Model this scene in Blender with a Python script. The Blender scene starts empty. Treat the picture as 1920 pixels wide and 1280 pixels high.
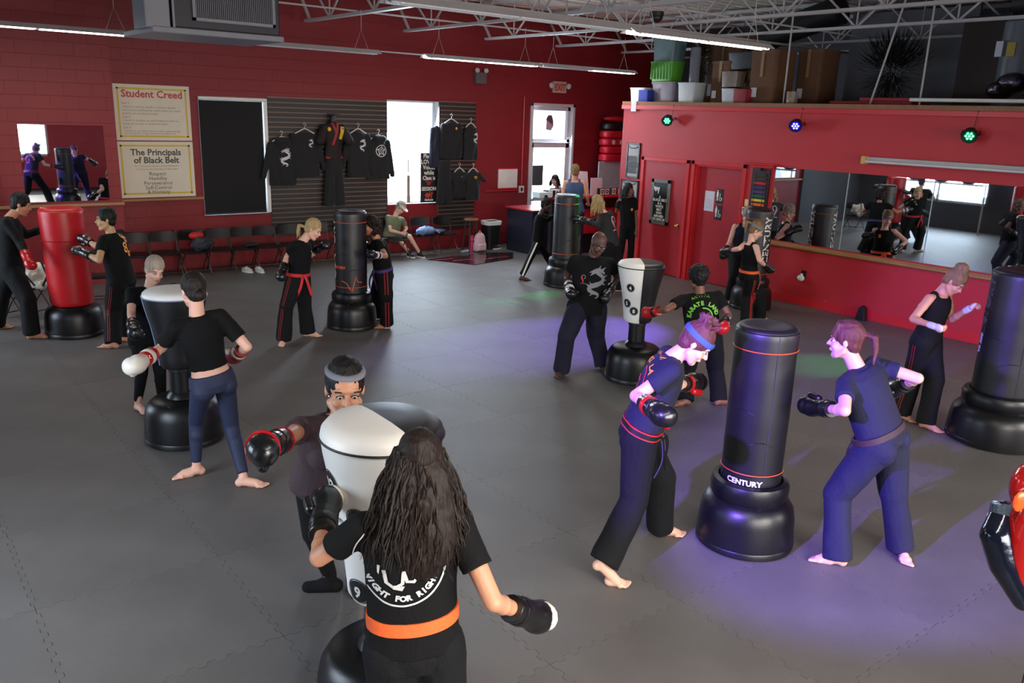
import bpy, bmesh, math, random
import numpy as np
from mathutils import Vector, Matrix
from mathutils.bvhtree import BVHTree
random.seed(7); np.random.seed(7)
C = bpy.context.scene.collection
SC = bpy.context.scene
PI = math.pi
# ---------------------------------------------------------------- camera
CAM = np.array([0.0, 0.0, 3.0]); YAW, PITCH, ROLL, FPX = .671353, .266929, .0336068, 1558.3
fwd = np.array([math.sin(YAW)*math.cos(PITCH), math.cos(YAW)*math.cos(PITCH), -math.sin(PITCH)])
_r = np.cross(fwd, [0, 0, 1.]); _r /= np.linalg.norm(_r); _u = np.cross(_r, fwd)
RGT = math.cos(ROLL)*_r + math.sin(ROLL)*_u; UPV = -math.sin(ROLL)*_r + math.cos(ROLL)*_u
cd = bpy.data.cameras.new('camera'); cam = bpy.data.objects.new('camera', cd); C.objects.link(cam)
cam.matrix_world = Matrix(((RGT[0], UPV[0], -fwd[0], 0), (RGT[1], UPV[1], -fwd[1], 0), (RGT[2], UPV[2], -fwd[2], 3.0), (0, 0, 0, 1)))
cd.sensor_fit = 'HORIZONTAL'; cd.sensor_width = 36.0; cd.lens = FPX/1920*36; cd.clip_start = .05; cd.clip_end = 200
SC.camera = cam
# ---------------------------------------------------------------- world, light and exposure
SC.view_settings.view_transform = 'Standard'; SC.view_settings.look = 'None'
SC.view_settings.gamma = 1; SC.view_settings.use_curve_mapping = False
SC.view_settings.exposure = -0.10
w = bpy.data.worlds.new('sky'); SC.world = w; w.use_nodes = True
w.node_tree.nodes['Background'].inputs[0].default_value = (.75, .86, 1, 1)
w.node_tree.nodes['Background'].inputs[1].default_value = 2.0

def light(name, kind, loc, target, power, col, size=1, size_y=None, spot=None, blend=.3, spread=None):
    l = bpy.data.lights.new(name, kind); o = bpy.data.objects.new(name, l); C.objects.link(o)
    o.location = loc; d = Vector(target)-Vector(loc)
    o.rotation_euler = d.to_track_quat('-Z', 'Y').to_euler()
    l.energy = power; l.color = col
    if kind == 'AREA':
        l.size = size
        if size_y: l.shape = 'RECTANGLE'; l.size_y = size_y
        if spread: l.spread = spread
    else: l.shadow_soft_size = size
    if kind == 'SPOT': l.spot_size = spot; l.spot_blend = blend
    return o
DAY = (.72, .85, 1.0)
# daylight through the windows of the back wall
light('daylight', 'AREA', (9.55, 15.95, 2.15), (9.55, 6, -1.0), 520, DAY, 1.25, 2.1)
light('daylight', 'AREA', (13.45, 15.95, 1.9), (11.6, 6, -1.0), 420, DAY, 1.25, 2.6)
light('daylight', 'AREA', (5.68, 15.95, 2.1), (5.68, 0, 1.2), 60, DAY, 1.2, 2.1)
# daylight through the left shop windows; unseen front windows added for foreground light
light('daylight', 'AREA', (-2.0, 12.5, 1.8), (3, 10.5, -1), 180, DAY, 3.0, 1.9, spread=2.2)
light('daylight', 'AREA', (-2.0, 5.2, 1.8), (3, 5.0, -1), 120, DAY, 3.0, 1.9, spread=2.2)
light('daylight', 'AREA', (2.8, -2.85, 2.2), (4.0, 3.5, -.4), 300, (1, .93, .85), 5.4, 2.2, spread=1.75)  # warm foreground fill behind an added front window out of view
light('daylight', 'AREA', (9.2, -2.85, 2.2), (8.8, 3.5, -.4), 150, (1, .93, .85), 3.6, 2.2, spread=1.75)  # second warm fill, at the other added front window
# coloured stage lamps (the lamps on the office wall and two more out of frame)
BLUE = (.22, .12, 1); GREEN = (.02, 1, .22)
light('stage_beam', 'SPOT', (12.2, 8.22, 2.94), (7.7, 8.35, 0), 5200, BLUE, .05, spot=.50, blend=.7)
light('stage_beam', 'SPOT', (12.2, 11.02, 2.94), (8.7, 11.0, 0), 1000, GREEN, .05, spot=.36, blend=.8)
light('stage_beam', 'SPOT', (12.2, 5.45, 2.9), (9.6, 5.6, 0), 420, GREEN, .05, spot=.30, blend=.9)
light('stage_beam', 'SPOT', (0.1, 2.35, 3.15), (5.9, 2.95, 0.85), 5000, BLUE, .06, spot=.66, blend=.45)
light('stage_beam', 'SPOT', (-1.3, 6.5, 3.0), (2.45, 11.0, 1.45), 260, GREEN, .05, spot=.22, blend=.9)

# ---------------------------------------------------------------- helpers
def ray(px, py): return fwd + RGT*((px-960)/FPX) - UPV*((py-640)/FPX)
def at(px, py, ax, val):
    d = ray(px, py); return CAM + d*((val-CAM[ax])/d[ax])
def floorpt(px, py, z=0): return at(px, py, 2, z)
def onback(px, py, y=15.66): return at(px, py, 1, y)
def onright(px, py, x=12.55): return at(px, py, 0, x)
def unit(v):
    v = np.asarray(v, float); return v/np.linalg.norm(v)
def lin(c):
    return tuple((x/255/12.92 if x/255 <= .04045 else ((x/255+.055)/1.055)**2.4) for x in c)
MATS = {}
def mat(name, col, rough=.6, metal=0., var=.12, vs=6., bump=0., bs=40., coat=0., emis=0., ecol=None, spec=.5, alpha=1., col2=None, sheen=0., stretch=None):
    """procedural surface: base colour with a noise variation and a fine bump"""
    if name in MATS: return MATS[name]
    m = bpy.data.materials.new(name); m.use_nodes = True; nt = m.node_tree; N = nt.nodes; L = nt.links
    b = N['Principled BSDF']; c = lin(col)
    tc = N.new('ShaderNodeTexCoord'); mp = N.new('ShaderNodeMapping'); L.new(tc.outputs['Object'], mp.inputs[0])
    if stretch: mp.inputs['Scale'].default_value = stretch
    nz = N.new('ShaderNodeTexNoise'); nz.inputs['Scale'].default_value = vs; nz.inputs['Detail'].default_value = 4
    L.new(mp.outputs[0], nz.inputs['Vector'])
    mx = N.new('ShaderNodeMix'); mx.data_type = 'RGBA'
    hi = tuple(min(1, x*(1+var)+.002*var) for x in c); lo = tuple(x*(1-var) for x in c)
    if col2: lo = c; hi = lin(col2)
    mx.inputs[6].default_value = (*lo, 1); mx.inputs[7].default_value = (*hi, 1)
    L.new(nz.outputs[0], mx.inputs[0]); L.new(mx.outputs[2], b.inputs['Base Color'])
    b.inputs['Roughness'].default_value = rough; b.inputs['Metallic'].default_value = metal
    b.inputs['Coat Weight'].default_value = coat; b.inputs['Specular IOR Level'].default_value = spec
    b.inputs['Sheen Weight'].default_value = sheen
    if bump:
        n2 = N.new('ShaderNodeTexNoise'); n2.inputs['Scale'].default_value = bs; n2.inputs['Detail'].default_value = 3
        bp = N.new('ShaderNodeBump'); bp.inputs['Strength'].default_value = bump; bp.inputs['Distance'].default_value = .02
        L.new(mp.outputs[0], n2.inputs['Vector']); L.new(n2.outputs[0], bp.inputs['Height']); L.new(bp.outputs[0], b.inputs['Normal'])
    if emis:
        b.inputs['Emission Color'].default_value = (*(lin(ecol) if ecol else c), 1); b.inputs['Emission Strength'].default_value = emis
    MATS[name] = m; return m
def blockwall(name, col, horiz):
    """painted concrete block: faint joints as relief"""
    m = mat(name, col, .55, var=.10, vs=1.3)
    nt = m.node_tree; N = nt.nodes; L = nt.links; b = N['Principled BSDF']
    tc = N.new('ShaderNodeTexCoord'); sp = N.new('ShaderNodeSeparateXYZ'); cb = N.new('ShaderNodeCombineXYZ')
    L.new(tc.outputs['Object'], sp.inputs[0]); L.new(sp.outputs[horiz], cb.inputs[0]); L.new(sp.outputs[2], cb.inputs[1])
    br = N.new('ShaderNodeTexBrick'); br.inputs['Scale'].default_value = 1; br.inputs['Brick Width'].default_value = .406
    br.inputs['Row Height'].default_value = .203; br.inputs['Mortar Size'].default_value = .006; br.inputs['Mortar Smooth'].default_value = .4
    L.new(cb.outputs[0], br.inputs[0])
    nz = N.new('ShaderNodeTexNoise'); nz.inputs['Scale'].default_value = 45; nz.inputs['Detail'].default_value = 3
    L.new(tc.outputs['Object'], nz.inputs['Vector'])
    b1 = N.new('ShaderNodeBump'); b1.invert = True; b1.inputs['Strength'].default_value = .55; b1.inputs['Distance'].default_value = .012
    b2 = N.new('ShaderNodeBump'); b2.inputs['Strength'].default_value = .25; b2.inputs['Distance'].default_value = .01
    L.new(br.outputs['Fac'], b1.inputs['Height']); L.new(nz.outputs[0], b2.inputs['Height'])
    L.new(b1.outputs[0], b2.inputs['Normal']); L.new(b2.outputs[0], b.inputs['Normal'])
    return m

class B:
    """collects simple shapes (world coordinates) that become ONE mesh object"""
    def __init__(s): s.v = []; s.f = []; s.n = 0
    def add(s, v, f):
        v = np.asarray(v, float).reshape(-1, 3); s.v.append(v); s.f += [tuple(int(i)+s.n for i in q) for q in f]; s.n += len(v); return s
    def box(s, lo, hi, rz=0, ctr=None):
        lo = np.array(lo, float); hi = np.array(hi, float)
        v = np.array([[x, y, z] for z in (lo[2], hi[2]) for y in (lo[1], hi[1]) for x in (lo[0], hi[0])])
        if rz:
            c = (lo+hi)/2 if ctr is None else np.array(ctr); a = v-c; ca, sa = math.cos(rz), math.sin(rz)
            v = np.c_[a[:, 0]*ca-a[:, 1]*sa, a[:, 0]*sa+a[:, 1]*ca, a[:, 2]]+c
        return s.add(v, [(0, 2, 3, 1), (4, 5, 7, 6), (0, 1, 5, 4), (2, 6, 7, 3), (0, 4, 6, 2), (1, 3, 7, 5)])
    def obox(s, c, u, v, w, a, b, d):
        """box with centre c, axes u v w and full sizes a b d"""
        u, v, w = unit(u)*a/2, unit(v)*b/2, unit(w)*d/2; c = np.array(c, float)
        P = [c+i*u+j*v+k*w for k in (-1, 1) for j in (-1, 1) for i in (-1, 1)]
        return s.add(P, [(0, 2, 3, 1), (4, 5, 7, 6), (0, 1, 5, 4), (2, 6, 7, 3), (0, 4, 6, 2), (1, 3, 7, 5)])
    def bar(s, p, q, a, b=None, up=(0, 0, 1)):
        p = np.array(p, float); q = np.array(q, float); d = unit(q-p)
        if abs(d@np.array(up)) > .97: up = (1, 0, 0)
        x = unit(np.cross(d, up)); y = np.cross(x, d); return s.obox((p+q)/2, d, x, y, np.linalg.norm(q-p), a, b or a)
    def loft(s, rings, n=16, cap=True, closed=False, power=2.):
        """rings: (centre, u, v) ellipse axes"""
        V = []; F = []
        a = np.linspace(0, 2*PI, n, endpoint=False); ca, sa = np.cos(a), np.sin(a)
        if power != 2.:
            e = 2/power; ca = np.sign(ca)*np.abs(ca)**e; sa = np.sign(sa)*np.abs(sa)**e
        for c, u, v in rings: V.append(np.array(c)+np.outer(ca, u)+np.outer(sa, v))
        m = len(rings)
        for i in range(m-1 if not closed else m):
            j = (i+1) % m
            for k in range(n): F.append((i*n+k, i*n+(k+1) % n, j*n+(k+1) % n, j*n+k))
        if cap and not closed: F += [tuple(range(n-1, -1, -1)), tuple(range((m-1)*n, m*n))]
        return s.add(np.concatenate(V), F)
    def tube(s, pts, r, n=8, closed=False):
        """tube through points, r a number or a list"""
        P = [np.array(p, float) for p in pts]; m = len(P); R = r if hasattr(r, '__len__') else [r]*m
        rings = []; t = P[1]-P[0]; x = np.cross(unit(t), (0, 0, 1.))
        if np.linalg.norm(x) < .1: x = np.cross(unit(t), (1., 0, 0))
        x = unit(x)
        for i in range(m):
            if closed: t = P[(i+1) % m]-P[i-1]
            else: t = P[min(i+1, m-1)]-P[max(i-1, 0)]
            t = unit(t+1e-9); x = x-t*(x@t); x = unit(x+1e-9); y = np.cross(t, x); rings.append((P[i], x*R[i], y*R[i]))
        return s.loft(rings, n, closed=closed)
    def lathe(s, base, prof, n=40, axis=None, a0=0, a1=2*PI, cap=True):
        """prof: (r, z) pairs; partial sweeps are closed with a flat face"""
        base = np.array(base, float); full = abs(a1-a0-2*PI) < 1e-6
        az = np.linspace(a0, a1, n, endpoint=False) if full else np.linspace(a0, a1, n)
        X, Y, Z = (np.array([1., 0, 0]), np.array([0, 1., 0]), np.array([0, 0, 1.])) if axis is None else axis
        V = []; F = []; m = len(prof)
        for r, z in prof:
            V.append(base+np.outer(np.cos(az)*r, X)+np.outer(np.sin(az)*r, Y)+Z*z)
        for i in range(m-1):
            for k in range(n if full else n-1): F.append((i*n+k, i*n+(k+1) % n, (i+1)*n+(k+1) % n, (i+1)*n+k))
        if full and cap: F += [tuple(range(n-1, -1, -1)), tuple(range((m-1)*n, m*n))]
        if not full:
            F.append(tuple([i*n for i in range(m)][::-1]+[i*n+n-1 for i in range(m)]))
            F += [tuple(range(n-1, -1, -1)), tuple(range((m-1)*n, m*n))]
        return s.add(np.concatenate(V), F)
    def ball(s, c, r, n=12, ax=None, m=None):
        r = np.array(r if hasattr(r, '__len__') else [r]*3, float); A = np.eye(3) if ax is None else np.array([unit(a) for a in ax])
        m = m or max(5, n//2+1); ph = np.linspace(-PI/2, PI/2, m)[1:-1]; th = np.linspace(0, 2*PI, n, endpoint=False)
        L = [(0, 0, -1)]+[(math.cos(p)*math.cos(t), math.cos(p)*math.sin(t), math.sin(p)) for p in ph for t in th]+[(0, 0, 1)]
        V = (np.array(L)*r)@A+np.array(c); F = []; k = len(ph)
        for j in range(n):
            F.append((0, 1+(j+1) % n, 1+j)); F.append((1+k*n, 1+(k-1)*n+j, 1+(k-1)*n+(j+1) % n))
            for i in range(k-1): F.append((1+i*n+j, 1+i*n+(j+1) % n, 1+(i+1)*n+(j+1) % n, 1+(i+1)*n+j))
        return s.add(V, F)
    def cap(s, p, q, r0, r1=None, n=12, flat=None, fl=1.):
        """tapered capsule; flat: axis along which the section is scaled by fl"""
        r1 = r0 if r1 is None else r1; p = np.array(p, float); q = np.array(q, float); d = q-p; L = np.linalg.norm(d)
        d = d/L if L > 1e-6 else np.array([0, 0, 1.])
        h = np.array([0, 0, 1.]) if abs(d[2]) < .9 else np.array([1., 0, 0])
        if flat is not None: h = np.array(flat, float)
        x = unit(h-d*(h@d)+1e-9); y = np.cross(d, x); R = []
        for k in range(1, 4): t = PI/2*k/4; R.append((p-d*r0*math.cos(t), r0*math.sin(t)))
        R += [(p, r0), ((p+q)/2, (r0+r1)/2), (q, r1)]
        for k in range(3, 0, -1): t = PI/2*k/4; R.append((q+d*r1*math.cos(t), r1*math.sin(t)))
        return s.loft([(c, x*r*(fl if flat is not None else 1), y*r) for c, r in R], n)
    def prism(s, pts, o, u, v, nrm, th):
        """flat outline pts (2D) on plane o,u,v extruded by th along nrm"""
        o, u, v, nrm = map(lambda a: np.array(a, float), (o, u, v, nrm)); k = len(pts)
        A = [o+u*a+v*b for a, b in pts]; Bq = [p+nrm*th for p in A]
        F = [tuple(range(k-1, -1, -1)), tuple(range(k, 2*k))]+[(i, (i+1) % k, k+(i+1) % k, k+i) for i in range(k)]
        return s.add(A+Bq, F)
    def verts(s): return np.concatenate(s.v) if s.v else np.zeros((0, 3))

def recalc(me):
    bm = bmesh.new(); bm.from_mesh(me); bmesh.ops.recalc_face_normals(bm, faces=bm.faces); bm.to_mesh(me); bm.free()
def link(name, b, m, parent=None, smooth=None, bevel=0, local=False, shade_all=False):
    me = bpy.data.meshes.new(name); V = b.verts()
    if parent is not None and not local:
        q = parent; off = np.zeros(3)
        while q is not None: off = off+np.array(q.location); q = q.parent
        V = V-off
    me.from_pydata(V.tolist(), [], b.f); recalc(me)
    me.materials.append(m); o = bpy.data.objects.new(name, me); C.objects.link(o)
    if parent is not None: o.parent = parent
    if smooth is not None:
        for p in me.polygons: p.use_smooth = True
        me.set_sharp_from_angle(angle=math.radians(smooth))
    if bevel:
        md = o.modifiers.new('bevel', 'BEVEL'); md.width = bevel; md.segments = 2; md.limit_method = 'ANGLE'; md.angle_limit = .6
    return o
def tag(o, label=None, cat=None, group=None, kind=None):
    if label: o['label'] = label
    if cat: o['category'] = cat
    if group: o['group'] = group
    if kind: o['kind'] = kind
    return o
def thing(name, loc, label, cat, group=None):
    o = bpy.data.objects.new(name, None); C.objects.link(o); o.location = tuple(float(x) for x in loc); o.empty_display_size = .1
    return tag(o, label, cat, group)
def struct(name, b, m, **k): return tag(link(name, b, m, **k), kind='structure')
def copy_tree(o, parent=None):
    c = o.copy(); C.objects.link(c)
    if parent is not None: c.parent = parent
    for ch in [x for x in C.objects if x.parent == o]: copy_tree(ch, c)
    return c
def text2d(txt, size, bold=0., spacing=1., align='CENTER', res=2):
    cu = bpy.data.curves.new('t', 'FONT'); cu.body = txt; cu.size = size; cu.align_x = align; cu.offset = bold
    cu.space_character = spacing; cu.resolution_u = res; o = bpy.data.objects.new('t', cu); C.objects.link(o)
    dg = bpy.context.evaluated_depsgraph_get(); dg.update(); me = bpy.data.meshes.new_from_object(o.evaluated_get(dg))
    v = np.array([x.co[:] for x in me.vertices]).reshape(-1, 3)[:, :2]; f = [tuple(p.vertices) for p in me.polygons]
    bpy.data.objects.remove(o); bpy.data.curves.remove(cu); bpy.data.meshes.remove(me)
    return v, f
def place2d(b, v, f, o, u, w, n, off=.002):
    o, u, w, n = map(lambda a: np.array(a, float), (o, u, w, n))
    if len(v): b.add(o+np.outer(v[:, 0], u)+np.outer(v[:, 1], w)+n*off, f)
def text_on(name, txt, size, o, u, w, m, parent, bold=0., off=.002, spacing=1., align='CENTER', b=None):
    v, f = text2d(txt, size, bold, spacing, align); bb = b or B(); place2d(bb, v, f, o, u, w, np.cross(u, w), off)
    if b is None: return link(name, bb, m, parent)
def bvh_of(o):
    me = o.data; off = np.zeros(3); q = o
    while q is not None: off = off+np.array(q.location); q = q.parent
    V = [Vector(np.array(x.co)+off) for x in me.vertices]; return BVHTree.FromPolygons(V, [tuple(p.vertices) for p in me.polygons])
def wrap2d(b, v, f, tree, o, u, w, off=.004, back=.5):
    """flat print wrapped on a surface: every point is dropped along -n onto the tree"""
    n = unit(np.cross(u, w)); V = []; ok = []; last = None
    for x, y in v:
        p = np.array(o)+np.array(u)*x+np.array(w)*y; h = tree.ray_cast(Vector(p+n*back), Vector(-n), back*2)
        if h[0] is None: V.append(p if last is None else p+n*last); ok.append(False)
        else: q = np.array(h[0]); last = (q-p)@n; V.append(q+n*off); ok.append(True)
    F = [q for q in f if all(ok[i] for i in q)]
    if F: b.add(V, F)
def ribbon2d(pts, w):
    """2D strip along points; w number or list"""
    P = np.array(pts, float); k = len(P); W = w if hasattr(w, '__len__') else [w]*k; V = []; F = []
    for i in range(k):
        t = unit(P[min(i+1, k-1)]-P[max(i-1, 0)]+1e-9); nn = np.array([-t[1], t[0]]); V += [P[i]-nn*W[i]/2, P[i]+nn*W[i]/2]
    for i in range(k-1): F.append((2*i, 2*i+2, 2*i+3, 2*i+1))
    return np.array(V), F
def disc2d(r, n=28, ri=0, cx=0, cy=0, a0=0, a1=2*PI, rings=3):
    V = []; F = []
    for j in range(rings+1):
        rr = max(ri, 1e-4)+(r-max(ri, 1e-4))*j/rings
        for k in range(n+1): a = a0+(a1-a0)*k/n; V.append((cx+rr*math.cos(a), cy+rr*math.sin(a)))
    for j in range(rings):
        for k in range(n): q = j*(n+1)+k; F.append((q, q+1, q+n+2, q+n+1))
    return np.array(V), F
def arctext2d(txt, R, size, a_mid=-PI/2, up=False, bold=.0, adv=.62):
    """letters set along a circle; up=False reads along the bottom"""
    V = []; F = []; n = 0; step = size*adv/R
    for i, ch in enumerate(txt):
        if ch == ' ': continue
        t = (i-(len(txt)-1)/2)*step; v, f = text2d(ch, size, bold)
        if up: a = a_mid-t; rot = a-PI/2; rad = R
        else: a = a_mid+t; rot = a+PI/2; rad = R
        ca, sa = math.cos(rot), math.sin(rot)
        v = np.c_[v[:, 0]*ca-v[:, 1]*sa+rad*math.cos(a), v[:, 0]*sa+v[:, 1]*ca+rad*math.sin(a)]
        V.append(v); F += [tuple(q+n for q in g) for g in f]; n += len(v)
    return np.concatenate(V), F
def dragon2d(h):
    """winding dragon silhouette, height h: S body, head with horns, claws"""
    pts = [(.30, .30), (.16, .42), (-.02, .40), (.10, .30), (.28, .18), (.24, .02), (.05, -.06), (-.16, -.12), (-.20, -.24), (-.04, -.32), (.14, -.36), (.16, -.46), (.04, -.5)]
    P = np.array(pts); t = np.linspace(0, len(P)-1, 40); Q = np.c_[np.interp(t, range(len(P)), P[:, 0]), np.interp(t, range(len(P)), P[:, 1])]
    for _ in range(2): Q[1:-1] = (Q[:-2]+Q[1:-1]*2+Q[2:])/4
    W = np.interp(np.linspace(0, 1, 40), [0, .15, .3, .5, .8, 1], [.05, .16, .10, .17, .10, .02])
    v, f = ribbon2d(Q*h, W*h); V = [v]; F = list(f); n = len(v)
    def add(v, f):
        nonlocal n
        V.append(np.array(v)*1.); F.extend([tuple(q+n for q in g) for g in f]); n += len(v)
    for (x, y, dx, dy) in [(-.02, .40, -.22, -.08), (-.02, .38, -.18, -.16), (.1, .46, .06, .12), (.2, .42, .14, .1), (.28, .2, .14, .06), (-.16, -.12, -.16, .08), (-.1, -.1, -.1, .14), (.24, 0, .14, -.08), (-.04, -.34, -.12, -.1), (.3, .1, .12, -.02)]:
        nx, ny = -dy*.25, dx*.25
        add([((x+nx)*h, (y+ny)*h), ((x-nx)*h, (y-ny)*h), ((x+dx)*h, (y+dy)*h)], [(0, 1, 2)])
    return np.concatenate(V), F
def blob(b, voxel, smooth=4, fac=.6):
    """overlapping closed shapes fused into one continuous surface"""
    me = bpy.data.meshes.new('tmp'); me.from_pydata(b.verts().tolist(), [], b.f); recalc(me)
    o = bpy.data.objects.new('tmp', me); C.objects.link(o)
    r = o.modifiers.new('r', 'REMESH'); r.mode = 'VOXEL'; r.voxel_size = voxel
    if smooth: s = o.modifiers.new('s', 'SMOOTH'); s.iterations = smooth; s.factor = fac
    dg = bpy.context.evaluated_depsgraph_get(); dg.update(); m2 = bpy.data.meshes.new_from_object(o.evaluated_get(dg))
    nv = len(m2.vertices); V = np.empty(nv*3, np.float32); m2.vertices.foreach_get('co', V)
    nl = len(m2.loops); I = np.empty(nl, np.int32); m2.loops.foreach_get('vertex_index', I)
    npol = len(m2.polygons); S = np.empty(npol, np.int32); m2.polygons.foreach_get('loop_start', S)
    T = np.empty(npol, np.int32); m2.polygons.foreach_get('loop_total', T)
    bpy.data.objects.remove(o); bpy.data.meshes.remove(me)
    out = m2; out['_'] = 0
    return out, V.reshape(-1, 3).astype(float)
def link_blob(name, b, voxel, m, parent=None, smooth=4, disp=None, kind=None):
    me, V = blob(b, voxel, smooth)
    if disp is not None: V = disp(V)
    off = np.zeros(3); q = parent
    while q is not None: off = off+np.array(q.location); q = q.parent
    me.vertices.foreach_set('co', (V-off).astype(np.float32).ravel()); me.name = name
    me.polygons.foreach_set('use_smooth', np.ones(len(me.polygons), bool)); me.materials.clear(); me.materials.append(m); me.update()
    o = bpy.data.objects.new(name, me); C.objects.link(o)
    if parent is not None: o.parent = parent
    return o
# ---------------------------------------------------------------- materials of the room
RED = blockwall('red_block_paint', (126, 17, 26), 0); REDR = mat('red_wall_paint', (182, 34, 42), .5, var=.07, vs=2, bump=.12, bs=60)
REDTRIM = mat('red_gloss_paint', (196, 34, 40), .35, var=.06); REDDOOR = mat('red_door_paint', (168, 28, 40), .42, var=.06, vs=2)
GREYW = mat('grey_wall_paint', (74, 76, 82), .7, bump=.1)
FLOORM = mat('rubber_mat', (98, 95, 93), .47, var=.30, vs=1.6, bump=.25, bs=260, spec=.45)
GAP = mat('dark_underlay', (14, 14, 15), .9)
DARK = mat('dark_plastic', (18, 18, 20), .45); BLACK = mat('black_paint', (12, 12, 13), .5)
WHITE = mat('white_paint', (225, 225, 220), .5); STEEL = mat('painted_steel', (176, 172, 170), .45, var=.1)
DECK = mat('roof_deck_paint', (225, 218, 205), .6); WOOD = mat('varnished_wood', (150, 104, 60), .4, var=.25, vs=14, stretch=(1, 1, 8))
WOODR = mat('oak_rail', (158, 116, 66), .38, var=.25, vs=10, stretch=(6, .6, 6)); PLY = mat('plywood_edge', (140, 100, 70), .7, var=.3, vs=20)
CHROME = mat('chrome', (200, 200, 205), .18, 1.); BRASS = mat('brass', (190, 150, 70), .25, 1.)
# ---------------------------------------------------------------- floor of interlocking mats
T, X0, Y0 = 1.11, .525, 1.90
floor = struct('floor', B().box((-2, -3, -.06), (18.2, 16.2, -.012)), GAP)
def jig(n=9, a=.016):
    P = [(0, 0), (.045*T, 0)]
    for i in range(n):
        for q, h in ((.04, -1), (.40, -1), (.54, 1), (.90, 1)): P.append(((.05+.9*(i+q)/n)*T, h*a))
    return P+[(.955*T, 0)]
J = jig(); g = .0016
out = [(g, g)]+[(x, y+g) for x, y in J[1:]]+[(T-g, g)]+[(T-g+y, x) for x, y in J[1:]]+[(T-g, T-g)]+[(x, T-g+y) for x, y in J[:0:-1]]+[(g, T-g)]+[(y+g, x) for x, y in J[:0:-1]]
tb = B().prism(out, (0, 0, -.012), (1, 0, 0), (0, 1, 0), (0, 0, 1), .012)
proto = link('mat_tile', tb, FLOORM, floor, local=True); first = True
for i in range(-3, 15):
    for j in range(-3, 13):
        x, y = X0+i*T, Y0+j*T
        if x > 12.4 and y < 11.4: continue
        if x > 16: continue
        if y < -1.2 : continue
        o = proto if first else proto.copy()
        if not first: C.objects.link(o)
        first = False; o.location = (x, y, 0)
        if y+T > 15.75: o.scale = (1, (15.7-y)/T, 1)
# ---------------------------------------------------------------- walls
def wall_x(y0, y1, x0, x1, z0, z1, holes):
    """wall running along x with rectangular openings (xa, xb, za, zb)"""
    b = B(); xs = sorted({x0, x1, *[h[0] for h in holes], *[h[1] for h in holes]})
    for a, c in zip(xs, xs[1:]):
        hs = [h for h in holes if h[0] <= a+1e-6 and h[1] >= c-1e-6]; z = z0
        for h in sorted(hs, key=lambda q: q[2]):
            if h[2] > z: b.box((a, y0, z), (c, y1, h[2]))
            z = h[3]
        b.box((a, y0, z), (c, y1, z1))
    return b
W1 = (5.08, 6.33, 1.0, 3.13); W2 = (8.93, 10.2, 1.05, 3.2); D1 = (12.83, 14.08, 0.0, 3.2)
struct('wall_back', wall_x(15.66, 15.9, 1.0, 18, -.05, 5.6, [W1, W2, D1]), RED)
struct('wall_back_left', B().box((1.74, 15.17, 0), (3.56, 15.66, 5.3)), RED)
struct('wall_back_grey', B().box((-1.8, 15.10, 0), (1.74, 15.66, 5.3)), GREYW)
b = B(); ys = [-2.6, 3.7, 6.7, 11.0, 14.0, 15.66]
for k, (a, c) in enumerate(zip(ys, ys[1:])):
    if k in (1, 3): b.box((-1.8, a, 0), (-1.6, c, .8)); b.box((-1.8, a, 2.8), (-1.6, c, 5.3))
    else: b.box((-1.8, a, 0), (-1.6, c, 5.3))
struct('wall_left', b, GREYW)
struct('wall_front', wall_x(-2.7, -2.5, -1.8, 18, 0, 5.3, [(.1, 5.5, 1.1, 3.3), (7.4, 11.0, 1.1, 3.3)]), REDR)
struct('wall_far_right', B().box((18, -2.7, 0), (18.2, 15.9, 5.6)), GREYW)
GLASS = mat('window_glass', (235, 240, 245), .02); GLASS.node_tree.nodes['Principled BSDF'].inputs['Transmission Weight'].default_value = 1
# office wall on the right with two door openings
OX = 12.55
b = B(); seg = [(-2.5, 9.33), (10.43, 10.63), (11.72, 12.4)]
for a, c in seg: b.box((OX, a, 0), (OX+.16, c, 3.22))
b.box((OX, 9.33, 2.2), (OX+.16, 10.43, 3.22)).box((OX, 10.63, 2.2), (OX+.16, 11.72, 3.22))
b.box((OX+.16, 12.24, 0), (18, 12.4, 3.22))
struct('wall_right', b, REDR)
struct('ceiling_mezzanine', B().box((OX-.03, -2.5, 3.24), (18, 12.43, 3.32)), PLY)
struct('trim_1', B().box((OX-.045, -2.5, 3.17), (OX, 12.43, 3.25)), REDTRIM, bevel=.006)
struct('baseboard_right', B().box((OX-.02, -2.5, 0), (OX, 9.24, .14)), REDTRIM, bevel=.005)
# back wall baseboard and wooden ledges
struct('trim_2', B().box((1.76, 15.11, 1.31), (3.58, 15.17, 1.36)).box((3.58, 15.58, 1.31), (5.06, 15.66, 1.355)), WOOD, bevel=.008)
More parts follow.
